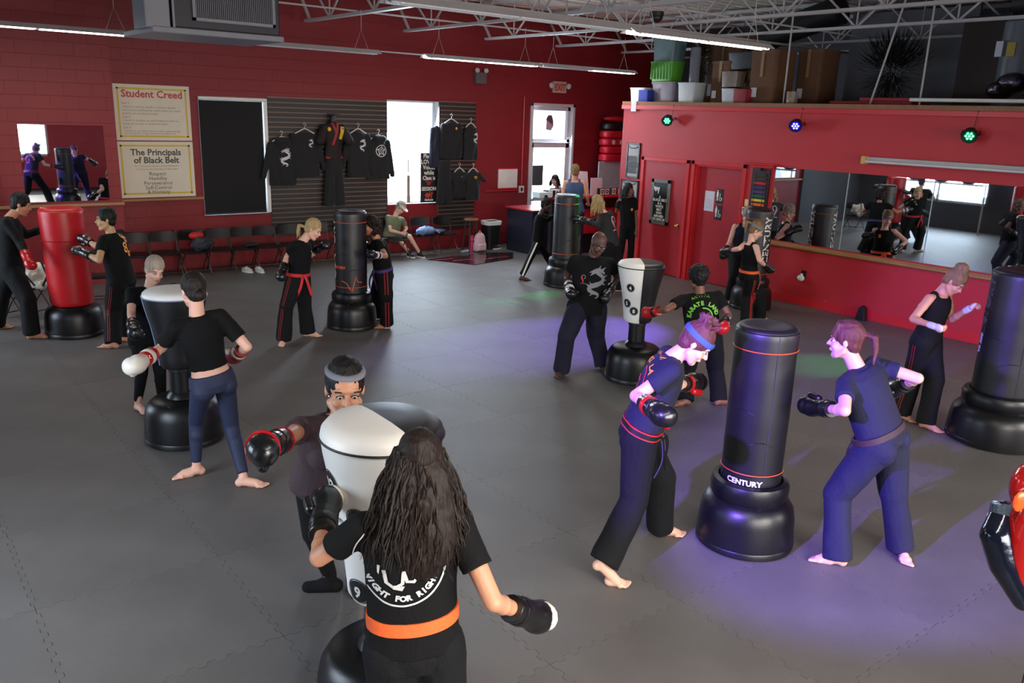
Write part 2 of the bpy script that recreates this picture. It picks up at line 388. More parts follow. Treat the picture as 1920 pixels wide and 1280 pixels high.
# roof: corrugated deck and open web joists
b = B(); V = []; k = 0; xx = []
for y in np.arange(-2.7, 15.9, .3): xx += [(y, 5.3), (y+.05, 5.3), (y+.08, 5.34), (y+.22, 5.34), (y+.25, 5.3)]
V = [(x, y, z) for x in (-1.8, 18.2) for y, z in xx]; nn = len(xx)
b.add(V+[(-1.8, -2.7, 5.45), (18.2, -2.7, 5.45), (18.2, 16, 5.45), (-1.8, 16, 5.45)], [(i, i+1, nn+i+1, nn+i) for i in range(nn-1)]+[(2*nn, 2*nn+1, 2*nn+2, 2*nn+3)])
ceiling = struct('ceiling', b, DECK)
def joist_parts():
    j = bpy.data.objects.new('roof_joist', None); C.objects.link(j); j.parent = ceiling
    b = B().box((-.05, -2.4, 4.50), (-.008, 15.2, 4.506)).box((.008, -2.4, 4.50), (.05, 15.2, 4.506)).box((-.05, -2.4, 4.50), (-.044, 15.2, 4.545)).box((.044, -2.4, 4.5), (.05, 15.2, 4.545)).box((-.012, -2.4, 4.5), (-.006, 15.2, 4.54)).box((.006, -2.4, 4.5), (.012, 15.2, 4.54))
    link('bottom_chord', b, STEEL, j, local=True)
    link('top_chord', B().box((-.055, -2.4, 5.24), (.055, 15.66, 5.25)).box((-.055, -2.4, 5.19), (-.049, 15.66, 5.25)).box((.049, -2.4, 5.19), (.055, 15.66, 5.25)), STEEL, j, local=True)
    ps = None; y = 15.15; side = 0
    link('end_strut', B().bar((0, 15.05, 4.53), (0, 15.62, 5.22), .05, .03), STEEL, j, local=True)
    s1 = link('strut', B().bar((0, 0, 4.52), (0, .8, 5.22), .024, .03), STEEL, j, local=True)
    s2 = link('strut', B().bar((0, 0, 5.22), (0, .8, 4.52), .024, .03), STEEL, j, local=True)
    s3 = link('strut', B().bar((0, 0, 4.52), (0, 0, 5.22), .02, .02), STEEL, j, local=True)
    n = 0
    for q in range(17):
        y = 14.25-q*.8
        for s, yy in ((s1 if q % 2 == 0 else s2, y), (s3, y+(.8 if q % 2 == 1 else 0))):
            if s is s3 and q % 2 == 0: continue
            c = s.copy(); C.objects.link(c); c.location = (0, yy, 0); n += 1
    for s in (s1, s2, s3): bpy.data.objects.remove(s)
    return j
j0 = joist_parts()
for k, x in enumerate((4.9, 7.0, 9.1, 11.1, 13.1, 15.2, 17.2, 2.8, .7)):
    j = j0 if k == 0 else copy_tree(j0, ceiling); j.location = (x, 0, 0)
br = bpy.data.objects.new('joist_bridging', None); C.objects.link(br); br.parent = ceiling
for y in (13.2, 8.8, 4.4):
    link('bridging_rod', B().box((-1.6, y-.012, 4.545), (18, y+.012, 4.57)), STEEL, br)
    link('bridging_rod', B().box((-1.6, y-.012, 5.15), (18, y+.012, 5.175)), STEEL, br)
# sprinkler pipe under the joists
tag(link('ceiling_pipe', B().tube([(-1.6, 9.9, 4.42), (18, 9.9, 4.42)], .022, 10), STEEL, smooth=40), 'long thin grey pipe running under the white roof joists', 'pipe')
# ---------------------------------------------------------------- doors of the office
def door(name, y0, y1, xs, knob, seat):
    d = struct(name, B().box((xs, y0+.03, .01), (xs+.045, y1-.03, 2.17)), REDDOOR, bevel=.004)
    f = B()
    for a, c in ((y0-.07, y0+.0), (y1, y1+.07)): f.box((OX-.03, a, 0), (OX, c, 2.27))
    f.box((OX-.03, y0-.07, 2.2), (OX, y1+.07, 2.27)); f.box((OX, y0, 0), (OX+.16, y0+.03, 2.2)).box((OX, y1-.03, 0), (OX+.16, y1, 2.2)).box((OX, y0, 2.17), (OX+.16, y1, 2.2))
    link('door_frame', f, REDTRIM, d, bevel=.005)
    kb = B().lathe((xs, knob, 1.0), [(.035, 0), (.035, .01), (.012, .015), (.012, .04), (.03, .05), (.034, .07), (.02, .085), (.002, .088)], 16, axis=(np.array([0, 1., 0]), np.array([0, 0, 1.]), np.array([-1., 0, 0])))
    link('door_knob', kb, BRASS, d, smooth=40)
    return d
door('door_1', 10.63, 11.72, OX+.005, 10.74, 0); door('door_2', 9.33, 10.43, OX+.10, 9.45, 0)
# wall mirrors and oak rail
MIR = mat('mirror_glass', (215, 222, 226), .015, 1., var=0); MIRE = mat('mirror_edge', (150, 165, 165), .3)
rm = thing('wall_mirror', (OX, 0, 0), 'long wall mirror in three panels above the oak rail on the red office wall', 'mirror')
for a, c in ((7.30, 8.66), (5.93, 7.29), (4.5, 5.92), (3.0, 4.49)):
    p = link('mirror_panel', B().box((OX-.010, a, 1.04), (OX, c, 2.27)), MIR, rm)
rl = B(); prof = [(0, 0), (-.05, 0), (-.075, .02), (-.075, .045), (-.05, .06), (-.035, .075), (-.01, .08), (0, .08)]
V = [(OX+x, y, .94+z) for y in (2.2, 8.76) for x, z in prof]; k = len(prof)
rl.add(V, [(i, (i+1) % k, k+(i+1) % k, k+i) for i in range(k)]+[tuple(range(k-1, -1, -1)), tuple(range(k, 2*k))])
struct('trim_3', rl, WOODR)
link('mirror_seam', B().box((OX-.013, 7.287, 1.04), (OX, 7.303, 2.27)), MIRE, rm); link('mirror_seam', B().box((OX-.013, 5.917, 1.04), (OX, 5.933, 2.27)), MIRE, rm)
lm = thing('wall_mirror', (2.7, 15.16, 1.37), 'square mirror above the wooden ledge at the far left of the back wall', 'mirror')
link('mirror_panel', B().box((2.14, 15.15, 1.40), (3.36, 15.169, 2.60)), MIR, lm)
# ---------------------------------------------------------------- windows of the back wall
FRAME = mat('white_window_frame', (200, 196, 198), .4)
def winframe(name, x0, x1, z0, z1, y, w=.07, m=FRAME, rails=()):
    b = B().box((x0, y, z0), (x0+w, y+.06, z1)).box((x1-w, y, z0), (x1, y+.06, z1)).box((x0, y, z1-w), (x1, y+.06, z1)).box((x0, y, z0), (x1, y+.06, z0+w))
    for z in rails: b.box((x0, y, z-.03), (x1, y+.06, z+.03))
    o = struct(name, b, m, bevel=.004)
    link('window_liner', B().box((x1-.004, 15.655, z0), (x1+.002, y, z1)).box((x0-.002, 15.655, z0), (x0+.004, y, z1)).box((x0, 15.655, z0-.002), (x1, y, z0+.004)).box((x0, 15.655, z1-.004), (x1, y, z1+.002)), m, o)
    link('window_pane', B().box((x0+w, y+.028, z0+w), (x1-w, y+.034, z1-w)), GLASS, o)
    return o
winframe('window_1', *W1, 15.78); winframe('window_2', *W2, 15.80, w=.03)
winframe('window_3', D1[0], D1[1], 2.36, D1[3], 15.72, w=.09)
dd = winframe('door_3', D1[0], D1[1], 0.0, 2.36, 15.72, w=.12, rails=(1.0,))
link('push_bar', B().box((12.95, 15.66, 1.02), (13.95, 15.70, 1.07)), STEEL, dd)
struct('trim_4', B().box((12.76, 15.63, 0), (12.83, 15.67, 3.27)).box((14.08, 15.63, 0), (14.15, 15.67, 3.27)).box((12.76, 15.63, 3.2), (14.15, 15.67, 3.27)), FRAME, bevel=.004)
for k, (y0, y1) in enumerate(((3.7, 6.7), (11.0, 14.0))):
    b = B()
    for y in (y0, (y0+y1)/2-.03, y1-.06): b.box((-1.74, y, .8), (-1.66, y+.06, 2.8))
    b.box((-1.74, y0, .8), (-1.66, y1, .86)).box((-1.74, y0, 2.74), (-1.66, y1, 2.8)); struct('window_%d' % (4+k), b, FRAME)
for k, (x0, x1) in enumerate(((.1, 5.5), (7.4, 11.))):  # front windows are unseen, added to carry the foreground fill
    b = B()
    for x in np.linspace(x0, x1-.06, 4): b.box((x, -2.64, 1.1), (x+.06, -2.56, 3.3))
    b.box((x0, -2.64, 1.1), (x1, -2.56, 1.16)).box((x0, -2.64, 3.24), (x1, -2.56, 3.3)); struct('window_%d' % (6+k), b, FRAME)
# ---------------------------------------------------------------- ceiling light fixtures
TUBE = mat('lit_tube', (255, 250, 240), .4, var=0, emis=9, ecol=(255, 246, 232)); TUBEOFF = mat('unlit_tube', (205, 205, 205), .3)
FIXM = mat('fixture_enamel', (170, 165, 165), .4)
def fixture(x0, y, z, L, label, lit, grp=None):
    t = thing('light_fixture', (x0+L/2, y, z), label, 'ceiling light', grp)
    pr = [(-.13, 0), (-.05, .06), (.05, .06), (.13, 0), (.12, -.004), (.045, .045), (-.045, .045), (-.12, -.004)]
    b = B(); V = [(x, y+a, z+c) for x in (x0, x0+L) for a, c in pr]; k = 8
    b.add(V, [(i, (i+1) % k, k+(i+1) % k, k+i) for i in range(k)]+[tuple(range(k-1, -1, -1)), tuple(range(k, 2*k))])
    link('housing', b, FIXM, t)
    for s in (-.05, .05):
        for a, c, on in ((0, .5, lit[0]), (.5, 1, lit[1])):
            link('tube', B().tube([(x0+L*a+.03, y+s, z+.005), (x0+L*c-.03, y+s, z+.005)], .018, 8), TUBE if on else TUBEOFF, t, smooth=60)
    for q in (.04, .5, .96): link('tube_clip', B().box((x0+L*q-.02, y-.09, z-.01), (x0+L*q+.02, y+.09, z+.03)), WHITE, t)
    for q in (.12, .88):
        link('hanger_wire', B().tube([(x0+L*q-.12, y, z+.05), (x0+L*q, y, z+.35), (x0+L*q+.12, y, z+.05)], .004, 4).tube([(x0+L*q, y, z+.35), (x0+L*q, y, 4.5)], .005, 4), STEEL, t)
    if any(lit):
        a = x0 if lit[0] else x0+L/2; c = x0+L if lit[1] else x0+L/2
        light('tube_glow', 'AREA', ((a+c)/2, y, z-.03), ((a+c)/2, y, 0), 15*(c-a), (1, .93, .84), c-a, .12)
fixture(.9, 12.75, 3.86, 2.50, 'lit strip light at the far left end of the rear row', (1, 1))
fixture(4.55, 12.5, 3.86, 2.42, 'unlit strip light between the heater and the lit one', (0, 0))
fixture(7.78, 12.4, 3.86, 2.44, 'lit strip light in the middle of the rear row', (1, 1))
fixture(10.26, 12.35, 3.86, 2.44, 'half lit strip light ending beside the green crate', (0, 1))
fixture(3.85, 6.75, 3.90, 2.9, 'large dark unlit strip light above the room, nearest the camera', (0, 0))
fixture(6.92, 6.85, 3.90, 2.5, 'long bright strip light hanging in front of the crates on the mezzanine', (1, 1))
fixture(.2, .7, 3.90, 2.6, 'added unseen strip light above the viewpoint, brightening the foreground', (1, 1))  # fixture out of view, added to brighten the white bag and nearby women
light('tube_glow', 'AREA', (1.5, .7, 3.86), (1.8, 2.2, 0), 42, (1, .93, .84), 2.4, .12)  # extra fill under the added fixture, aimed at the foreground
tag(link('conduit', B().tube([(6.97, 12.42, 3.9), (7.78, 12.42, 3.9)], .012, 6), STEEL), 'thin grey conduit joining two strip lights of the rear row', 'conduit')
# strip light on the office wall above the mirror
t = thing('light_fixture', (OX-.06, 5.0, 2.46), 'unlit white strip light mounted on the red wall above the long mirror', 'wall light')
link('housing', B().box((OX-.10, 2.6, 2.46), (OX, 7.06, 2.54)), FIXM, t, bevel=.006)
link('tube', B().tube([(OX-.12, 2.62, 2.47), (OX-.12, 7.0, 2.47)], .02, 10), TUBEOFF, t, smooth=60)
link('end_cap', B().box((OX-.15, 7.0, 2.43), (OX-.0, 7.06, 2.55)), mat('brass_paint', (200, 160, 80), .4), t, bevel=.006)
# ---------------------------------------------------------------- stage lamps on the office wall
def par(y, z, col, label, aim):
    t = thing('stage_lamp', (OX, y, z), label, 'stage lamp', 'round stage lamps on the office wall'); d = unit(aim)
    h = np.array([0, 0, 1.]); x = unit(np.cross(h, d)); yv = np.cross(d, x); c = np.array([OX-.20, y, z])
    link('lamp_can', B().lathe(c-d*.10, [(.03, -.02), (.07, 0), (.095, .05), (.10, .10), (.105, .135), (.092, .135), (.088, .11)], 20, axis=(x, yv, d)), DARK, t, smooth=40)
    em = mat('led_'+col, {'green': (120, 255, 190), 'blue': (150, 140, 255)}[col], var=0, emis=14, ecol={'green': (60, 255, 160), 'blue': (110, 100, 255)}[col])
    for r, k in ((0, 1), (.045, 6), (.045, 0)):
        for i in range(k):
            a = 2*PI*i/6; link('led', B().ball(c+d*.025+x*r*math.cos(a)+yv*r*math.sin(a), (.016, .016, .008), 8, ax=(x, yv, d)), em, t)
    link('lamp_lens', B().lathe(c+d*.008, [(.001, 0), (.09, 0), (.09, .006), (.001, .006)], 20, axis=(x, yv, d)), mat('dark_lens_'+col, {'green': (10, 60, 30), 'blue': (40, 25, 160)}[col], .2), t)
    link('bracket', B().tube([c+x*.11, c+x*.11-d*.12, np.array([OX, y, z])+x*.05], .008, 6).tube([c-x*.11, c-x*.11-d*.12, np.array([OX, y, z])-x*.05], .008, 6), DARK, t)
    link('power_cord', B().tube([(OX-.1, y, z+.05), (OX-.03, y+.03, z+.15), (OX-.05, y, 3.26)], .005, 5), DARK, t)
par(11.04, 2.98, 'green', 'small round stage lamp with green leds above the framed door poster', (-1, -.5, -.6))
par(8.25, 2.97, 'blue', 'small round stage lamp with violet leds above the left end of the long mirror', (-1, -.4, -.6))
par(5.47, 2.92, 'green', 'small round stage lamp with green leds above the wall strip light', (-1, -.3, -.6))
# ---------------------------------------------------------------- hanging heater
HG = mat('heater_enamel', (120, 120, 128), .45); HD = mat('heater_dark', (30, 30, 36), .5)
t = thing('unit_heater', (3.2, 9.5, 3.68), 'grey hanging unit heater with a square grille at the top of the picture', 'heater')
link('cabinet', B().box((2.72, 9.0, 3.72), (3.84, 10.0, 4.7)), HD, t, bevel=.015)
link('bottom_pan', B().box((2.52, 8.97, 3.66), (3.87, 10.05, 3.72)), HG, t, bevel=.01)
link('side_hood', B().box((2.46, 8.98, 3.70), (2.70, 9.4, 4.7)), HG, t, bevel=.012)
link('grille_frame', B().box((2.92, 8.97, 3.80), (3.78, 9.0, 3.83)).box((2.92, 8.97, 4.55), (3.78, 9, 4.58)).box((2.92, 8.97, 3.8), (2.95, 9, 4.58)).box((3.75, 8.97, 3.8), (3.78, 9, 4.58)).box((2.72, 8.97, 3.72), (2.74, 9, 4.7)), HG, t)
b = B()
for i in range(40): b.box((2.96+i*.02, 8.985, 3.83), (2.966+i*.02, 8.998, 4.55))
tag(link('grille_fins', b, HG, t), kind='stuff')
link('hanger_rod', B().tube([(2.8, 9.1, 4.7), (2.8, 9.1, 5.28)], .008).tube([(3.7, 9.1, 4.7), (3.7, 9.1, 5.28)], .008).tube([(3.7, 9.9, 4.7), (3.7, 9.9, 5.28)], .008), STEEL, t)
# ---------------------------------------------------------------- creed board, shade, exit sign, emergency light
CREAM = mat('cream_board', (214, 204, 186), .6, var=.05); YEL = mat('yellow_print', (205, 175, 50), .6); INKR = mat('red_print', (190, 60, 50), .6); INK = mat('grey_green_print', (70, 80, 70), .6); INKS = mat('soft_grey_print', (140, 130, 118), .6)
YB = 15.66; X3, Z3, N3 = (1., 0, 0), (0, 0, 1.), (0, -1., 0)
def panel(name, x0, x1, z0, z1, head, lines, label, small):
    t = thing(name, ((x0+x1)/2, YB, z0), label, 'sign'); y = YB-.03
    link('board', B().box((x0, y, z0), (x1, YB, z1)), CREAM, t)
    b = B(); q = .055; wd = .028
    b.box((x0+q, y-.002, z0+q), (x0+q+wd, y, z1-q)).box((x1-q-wd, y-.002, z0+q), (x1-q, y, z1-q)).box((x0+q, y-.002, z0+q), (x1-q, y, z0+q+wd)).box((x0+q, y-.002, z1-q-wd), (x1-q, y, z1-q))
    link('yellow_border', b, YEL, t)
    for txt, sz, zz, m, al in lines:
        bb = B(); v, f = text2d(txt, sz, .004 if sz > .1 else 0, 1.0, 'CENTER' if al is None else 'LEFT'); place2d(bb, v, f, ((x0+x1)/2 if al is None else x0+al, y-.003, zz), X3, Z3, N3, 0); link('lettering', bb, m, t)
xm = (3.66+4.92)/2
panel('creed_board', 3.67, 4.93, 2.35, 3.28, '', [('Student Creed', .17, 3.07, INKR, None), ('Line 1', .05, 2.955, INKR, .12),
 ('I intend to develop myself in a positive manner', .047, 2.895, INKS, .12), ('and to avoid anything that could reduce my mental', .047, 2.84, INKS, .12), ('growth and my physical health.', .047, 2.785, INKS, .12), ('Line 2', .05, 2.725, INKR, .12),
 ('I intend to develop my self-discipline in order to', .047, 2.67, INKS, .12), ('bring out the best in myself and others.', .047, 2.615, INKS, .12), ('Line 3', .05, 2.55, INKR, .12),
 ('I intend to use what I learn in class constructively', .047, 2.495, INKS, .12), ('and defensively, to help myself and my fellow man', .043, 2.455, INKS, .12)], 'cream board headed Student Creed with yellow border on the red back wall', 0)
panel('creed_board', 3.65, 4.93, 1.37, 2.33, '', [('The Principals', .15, 2.10, INK, None), ('of Black Belt', .15, 1.965, INK, None), ('As a dedicated student of the Martial Art', .045, 1.90, INKS, None), ('I will live by the Principles of Black Belt', .045, 1.845, INKS, None),
 ('Respect', .09, 1.75, INK, None), ('Humility', .09, 1.67, INK, None), ('Perseverance', .09, 1.59, INK, None), ('Self-Control', .09, 1.51, INK, None), ('& Honesty', .09, 1.435, INK, None)], 'cream board headed The Principals of Black Belt below the creed board', 0)
SHADE = mat('black_shade_fabric', (7, 8, 9), .8)
t = thing('roller_shade', (5.67, 15.62, 1.02), 'black roller shade pulled down over the left back window', 'window shade')
link('shade_cloth', B().box((5.075, 15.60, 1.04), (6.235, 15.606, 3.06)), SHADE, t); link('shade_tube', B().tube([(5.07, 15.60, 3.10), (6.33, 15.60, 3.10)], .032, 12), WHITE, t, smooth=40)
link('hem_bar', B().box((5.075, 15.59, 1.02), (6.235, 15.612, 1.05)), DARK, t)
link('side_track', B().box((6.27, 15.60, 1.02), (6.34, 15.665, 3.13)), WHITE, t)
t = thing('exit_sign', (13.58, YB, 3.5), 'white exit sign with red letters and two lamp heads above the glass door', 'sign')
link('sign_box', B().box((13.40, YB-.06, 3.52), (13.80, YB, 3.78)), mat('sign_plastic', (190, 172, 160), .5), t, bevel=.008)
text_on('lettering', 'EXIT', .21, (13.60, YB-.062, 3.575), (.8, 0, 0), Z3, mat('exit_red', (190, 60, 40), .5), t, .008)
for s in (-1, 1): link('lamp_head', B().ball((13.6+s*.27, YB-.06, 3.68), (.07, .06, .07), 12), mat('lamp_glass', (190, 185, 185), .25), t, smooth=60)
t = thing('emergency_light', (11.26, YB, 3.65), 'grey emergency light box with two lamp heads high on the back wall', 'emergency light')
link('battery_box', B().box((11.12, YB-.1, 3.62), (11.40, YB, 3.86)), mat('dim_grey_box', (95, 88, 88), .5), t, bevel=.01)
for s in (-1, 1): link('lamp_head', B().ball((11.26+s*.12, YB-.1, 3.90), (.06, .05, .055), 12), mat('lamp_glass', (190, 185, 185), .25), t, smooth=60)
t = thing('notice_board', (12.2, YB, 1.3), 'blank white board on the back wall between the clothes display and the glass door', 'board')
link('board', B().box((11.86, YB-.02, 1.32), (12.42, YB, 1.76)), WHITE, t); link('board_rim', B().box((11.84, YB-.025, 1.30), (12.44, YB-.018, 1.325)).box((11.84, YB-.025, 1.755), (12.44, YB-.018, 1.78)), REDTRIM, t)
t = thing('outlet_box', (12.55, YB, 1.25), 'small square outlet box on the back wall left of the glass door', 'outlet')
link('cover', B().box((12.48, YB-.04, 1.2), (12.62, YB, 1.36)), WHITE, t, bevel=.006); link('socket', B().box((12.52, YB-.045, 1.24), (12.58, YB-.039, 1.32)), DARK, t)
tag(link('conduit', B().tube([(12.55, YB-.02, 1.36), (12.55, YB-.02, 3.4)], .012, 6).tube([(11.5, YB-.02, 1.26), (12.48, YB-.02, 1.26)], .012, 6), REDTRIM), 'red painted conduit running up the back wall beside the glass door', 'conduit')
# ---------------------------------------------------------------- slatwall
SLAT = mat('slatwall_laminate', (34, 29, 28), .45, var=.2, vs=5, stretch=(1, 1, 8)); GRV = mat('slat_groove', (120, 100, 86), .5)
def slatwall(x0, x1, z0, z1, label):
    t = thing('slatwall', ((x0+x1)/2, YB, z0), label, 'display wall')
    link('backing_panel', B().box((x0, YB-.015, z0), (x1, YB, z1)), GRV, t)
    n = int((z1-z0)/.0875); p = None
    for i in range(n):
        z = z0+(z1-z0)*i/n
        if p is None: p = link('slat', B().box((x0, YB-.035, z), (x1, YB-.016, z+.067)), SLAT, t)
        else: c = p.copy(); C.objects.link(c); c.location = (0, 0, z-z0)
slatwall(6.36, 8.91, .55, 3.17, 'dark slatwall left of the bright window, hung with hoodies and a uniform')
slatwall(10.2, 11.17, .45, 3.22, 'narrow dark slatwall right of the bright window')
# window sign
t = thing('window_sign', (9.9, 15.6, 1.1), 'black sign in the bright window asking to lower voices while class is in session', 'sign')
link('sign_panel', B().box((9.72, 15.60, 1.07), (10.16, 15.615, 2.13)), DARK, t)
for txt, z, m, s in (('Please', 2.02, WHITE, .13), ('LOWER', 1.90, WHITE, .13), ('Voices', 1.785, WHITE, .13), ('while', 1.67, WHITE, .13), ('Class is', 1.56, WHITE, .12), ('*in*', 1.45, INKR, .14), ('SESSION', 1.33, WHITE, .11), ('thank you', 1.11, WHITE, .06)):
    text_on('lettering', txt, s, (9.93, 15.598, z), (.9, 0, 0), Z3, m, t, .003)
bb = B(); v, f = ribbon2d([(-.1, .0), (-.05, .02), (.0, .01), (.06, .03), (.1, .06)], [.03, .09, .08, .07, .02]); place2d(bb, v, f, (9.93, 15.597, 1.22), X3, Z3, N3, 0)
for q in ((-.06, -.02, -.08, -.09), (-.02, -.02, 0, -.09), (.05, 0, .07, -.07), (.06, .03, .02, .1)):
    v, f = ribbon2d([q[:2], q[2:]], [.03, .015]); place2d(bb, v, f, (9.93, 15.597, 1.22), X3, Z3, N3, 0)
link('running_figure', bb, INKR, t)
tag(link('window_pull', B().tube([(9.42, 15.62, 2.0), (9.42, 15.62, 1.72)], .012, 6).box((9.39, 15.61, 1.08), (9.46, 15.64, 1.66)), mat('taupe', (150, 140, 128), .6)), 'grey pull rod hanging in the middle of the bright window', 'pull rod')
tag(link('paper_leaf', B().prism([(-.11, -.16), (.04, -.18), (.11, -.08), (.10, .05), (.05, .17), (-.05, .17), (-.11, .08)], (13.40, 15.70, 2.83), (1, 0, 0), (0, 0, 1), (0, -1, 0), .01), mat('mauve_paper', (120, 80, 84), .7)), 'dark rounded decal stuck on the glass above the door', 'decal')
tag(link('window_notice', B().box((12.93, 15.69, 1.35), (13.25, 15.70, 1.83)), mat('dark_notice', (70, 72, 76), .6)), 'dark notice taped on the left of the glass door', 'notice')
# ---------------------------------------------------------------- garments on the slatwalls
CL = mat('black_cotton', (14, 14, 17), .85, var=.2, vs=12, bump=.4, bs=25, sheen=.15); CLN = mat('navy_cotton', (22, 26, 42), .85, bump=.4, bs=25); HNG = mat('white_hanger', (205, 200, 190), .4)
PRW = mat('white_print', (200, 200, 200), .6); PRY = mat('gold_print', (205, 165, 30), .6); PRR = mat('red_trim_cloth', (150, 30, 32), .7)
def garment(x, ztop, label, h=.62, w=.44, sl=.5, y=15.52, m=CL, hood=False, emb=None, hang=True, grp='hoodies and shirts hung on the slatwall', spread=.16, es=.2, ex=.05, name='hung_shirt'):
    t = thing(name, (x, y, ztop-h), label, 'shirt', grp); b = B()
    R = [((x, y, ztop-h), w*.50, .055), ((x, y, ztop-h*.5), w*.48, .07), ((x, y, ztop-.16), w*.47, .06), ((x, y, ztop-.05), w*.36, .05), ((x, y, ztop+.0), w*.16, .045)]
    b.loft([(c, np.array([a, 0, 0]), np.array([0, d, 0])) for c, a, d in R], 20)
    if sl:
        for s in (-1, 1): b.cap((x+s*w*.40, y, ztop-.10), (x+s*(w*.40+spread), y, ztop-.10-sl), .075, .05, 12, flat=(0, 1, 0), fl=.6)
    if hood: b.cap((x-.08, y-.04, ztop-.02), (x+.08, y-.04, ztop-.02), .075, .075, 12); b.ball((x, y-.05, ztop-.12), (.12, .05, .09))
    def disp(V): V[:, 1] += .012*np.sin(V[:, 0]*38+3*np.sin(V[:, 2]*4))*np.clip((ztop-V[:, 2])/h, 0, 1); return V
    g = link_blob('garment', b, .016, m, t, 2, disp)
    if hang:
        link('hanger', B().tube([(x-w*.34, y, ztop-.03), (x-.04, y, ztop+.05), (x, y, ztop+.06), (x+.04, y, ztop+.05), (x+w*.34, y, ztop-.03)], .012, 6).tube([(x, y, ztop+.06), (x, y, ztop+.10), (x+.03, y, ztop+.14), (x, y, ztop+.17), (x-.03, y, ztop+.14)], .006, 6), HNG, t)
    tr = bvh_of(g); bb = B()
    if emb == 'dragon': v, f = dragon2d(es); wrap2d(bb, v, f, tr, (x+ex, y-.3, ztop-.12-es*.6), np.array(X3), np.array(Z3), .004)
    elif emb == 'ring':
        for ro, ri in ((.125, .108), (.07, .055), (.035, .02)): v, f = disc2d(ro, 24, ri); wrap2d(bb, v, f, tr, (x+ex, y-.3, ztop-.26), np.array(X3), np.array(Z3), .004)
        for a in range(5): v, f = ribbon2d([(math.cos(a*1.26)*.055, math.sin(a*1.26)*.055), (math.cos(a*1.26+.4)*.1, math.sin(a*1.26+.4)*.1)], .022); wrap2d(bb, v, f, tr, (x+ex, y-.3, ztop-.26), np.array(X3), np.array(Z3), .004)
    elif emb == 'dot': v, f = disc2d(.03, 12); wrap2d(bb, v, f, tr, (x+ex, y-.3, ztop-.14), np.array(X3), np.array(Z3), .004)
    elif emb == 'chest':
        for zz, ww in ((0, .09), (-.03, .06)): v, f = ribbon2d([(-ww/2, zz), (0, zz+.006), (ww/2, zz)], .022); wrap2d(bb, v, f, tr, (x+ex, y-.3, ztop-.13), np.array(X3), np.array(Z3), .004)
    if bb.f: link('print', bb, PRY if emb in ('dot', 'chest') else PRW, t)
    return t, g
def bx(px, py): return onback(px, py, 15.55)
for (px, py), kw in (((527, 262), dict(label='black hoodie with a large white dragon, first on the slatwall', h=.86, w=.56, sl=.58, hood=True, emb='dragon', es=.34, ex=.02)),
                     ((570, 247), dict(label='black shirt with a small white dragon, left of the display uniform', h=.86, w=.58, sl=.6, emb='dragon', es=.16, ex=.09)),
                     ((670, 247), dict(label='black shirt with a white dragon, right of the display uniform', h=.9, w=.52, sl=.6, emb='dragon', es=.24, ex=.06)),
                     ((708, 258), dict(label='black hoodie with a round white emblem hanging next to the bright window', h=.84, w=.52, sl=.66, hood=True, emb='ring', ex=.03, spread=.12))):
    p = bx(px, py); garment(p[0], p[2], **kw)
# display uniform on a torso form
p = bx(622, 230); x, z0 = p[0], p[2]; t = thing('display_uniform', (x, 15.45, z0-1.6), 'martial arts uniform on a hanging torso form, black jacket with red lapels and yellow patch', 'uniform')
b = B(); b.loft([((x, 15.5, z), np.array([a, 0, 0]), np.array([0, d, 0])) for z, a, d in ((z0-.70, .20, .10), (z0-.45, .17, .10), (z0-.2, .22, .12), (z0-.08, .20, .10), (z0+.02, .07, .07))], 20)
for s in (-1, 1): b.cap((x+s*.19, 15.48, z0-.10), (x+s*.31, 15.44, z0-.34), .085, .10, 12)
g = link_blob('jacket', b, .016, mat('maroon_black_cloth', (30, 14, 16), .8, bump=.3), t, 2)
b = B()
for s in (-1, 1): b.loft([((x+s*.02, 15.5, z0-.62), np.array([.13, 0, 0]), np.array([0, .1, 0])), ((x+s*.1, 15.5, z0-1.1), np.array([.10, 0, 0]), np.array([0, .08, 0])), ((x+s*.12, 15.5, z0-1.62), np.array([.12, 0, 0]), np.array([0, .08, 0]))], 14)
link_blob('trousers', b, .016, CL, t, 2)
tr = bvh_of(g); bb = B()
for pts, w in (([(-.05, .0), (.02, -.2), (-.06, -.42)], .05), ([(.07, 0), (.03, -.15), (-.02, -.3)], .05), ([(-.20, -.66), (-.10, -.68)], .04), ([(.10, -.68), (.2, -.64)], .04), ([(-.17, -.42), (-.19, -.66)], .035), ([(.16, -.42), (.2, -.66)], .035)):
    v, f = ribbon2d(np.c_[np.interp(np.linspace(0, len(pts)-1, 10), range(len(pts)), np.array(pts)[:, 0]), np.interp(np.linspace(0, len(pts)-1, 10), range(len(pts)), np.array(pts)[:, 1])], w); wrap2d(bb, v, f, tr, (x, 15.1, z0), np.array(X3), np.array(Z3), .006)
link('trim', bb, PRR, t); bb = B()
v, f = ribbon2d([(.16, -.07), (.14, -.18), (.10, -.31)], .07); wrap2d(bb, v, f, tr, (x, 15.1, z0), np.array(X3), np.array(Z3), .009); v, f = disc2d(.04, 14); wrap2d(bb, v+np.array([-.13, -.12]), f, tr, (x, 15.1, z0), np.array(X3), np.array(Z3), .009); link('patch', bb, PRY, t)
link('neck_form', B().cap((x, 15.5, z0), (x, 15.5, z0+.12), .05), DARK, t, smooth=60); link('display_bracket', B().box((x-.02, 15.5, z0+.12), (x+.02, 15.63, z0+.16)).box((x-.1, 15.48, z0+.15), (x+.14, 15.52, z0+.17)), DARK, t)
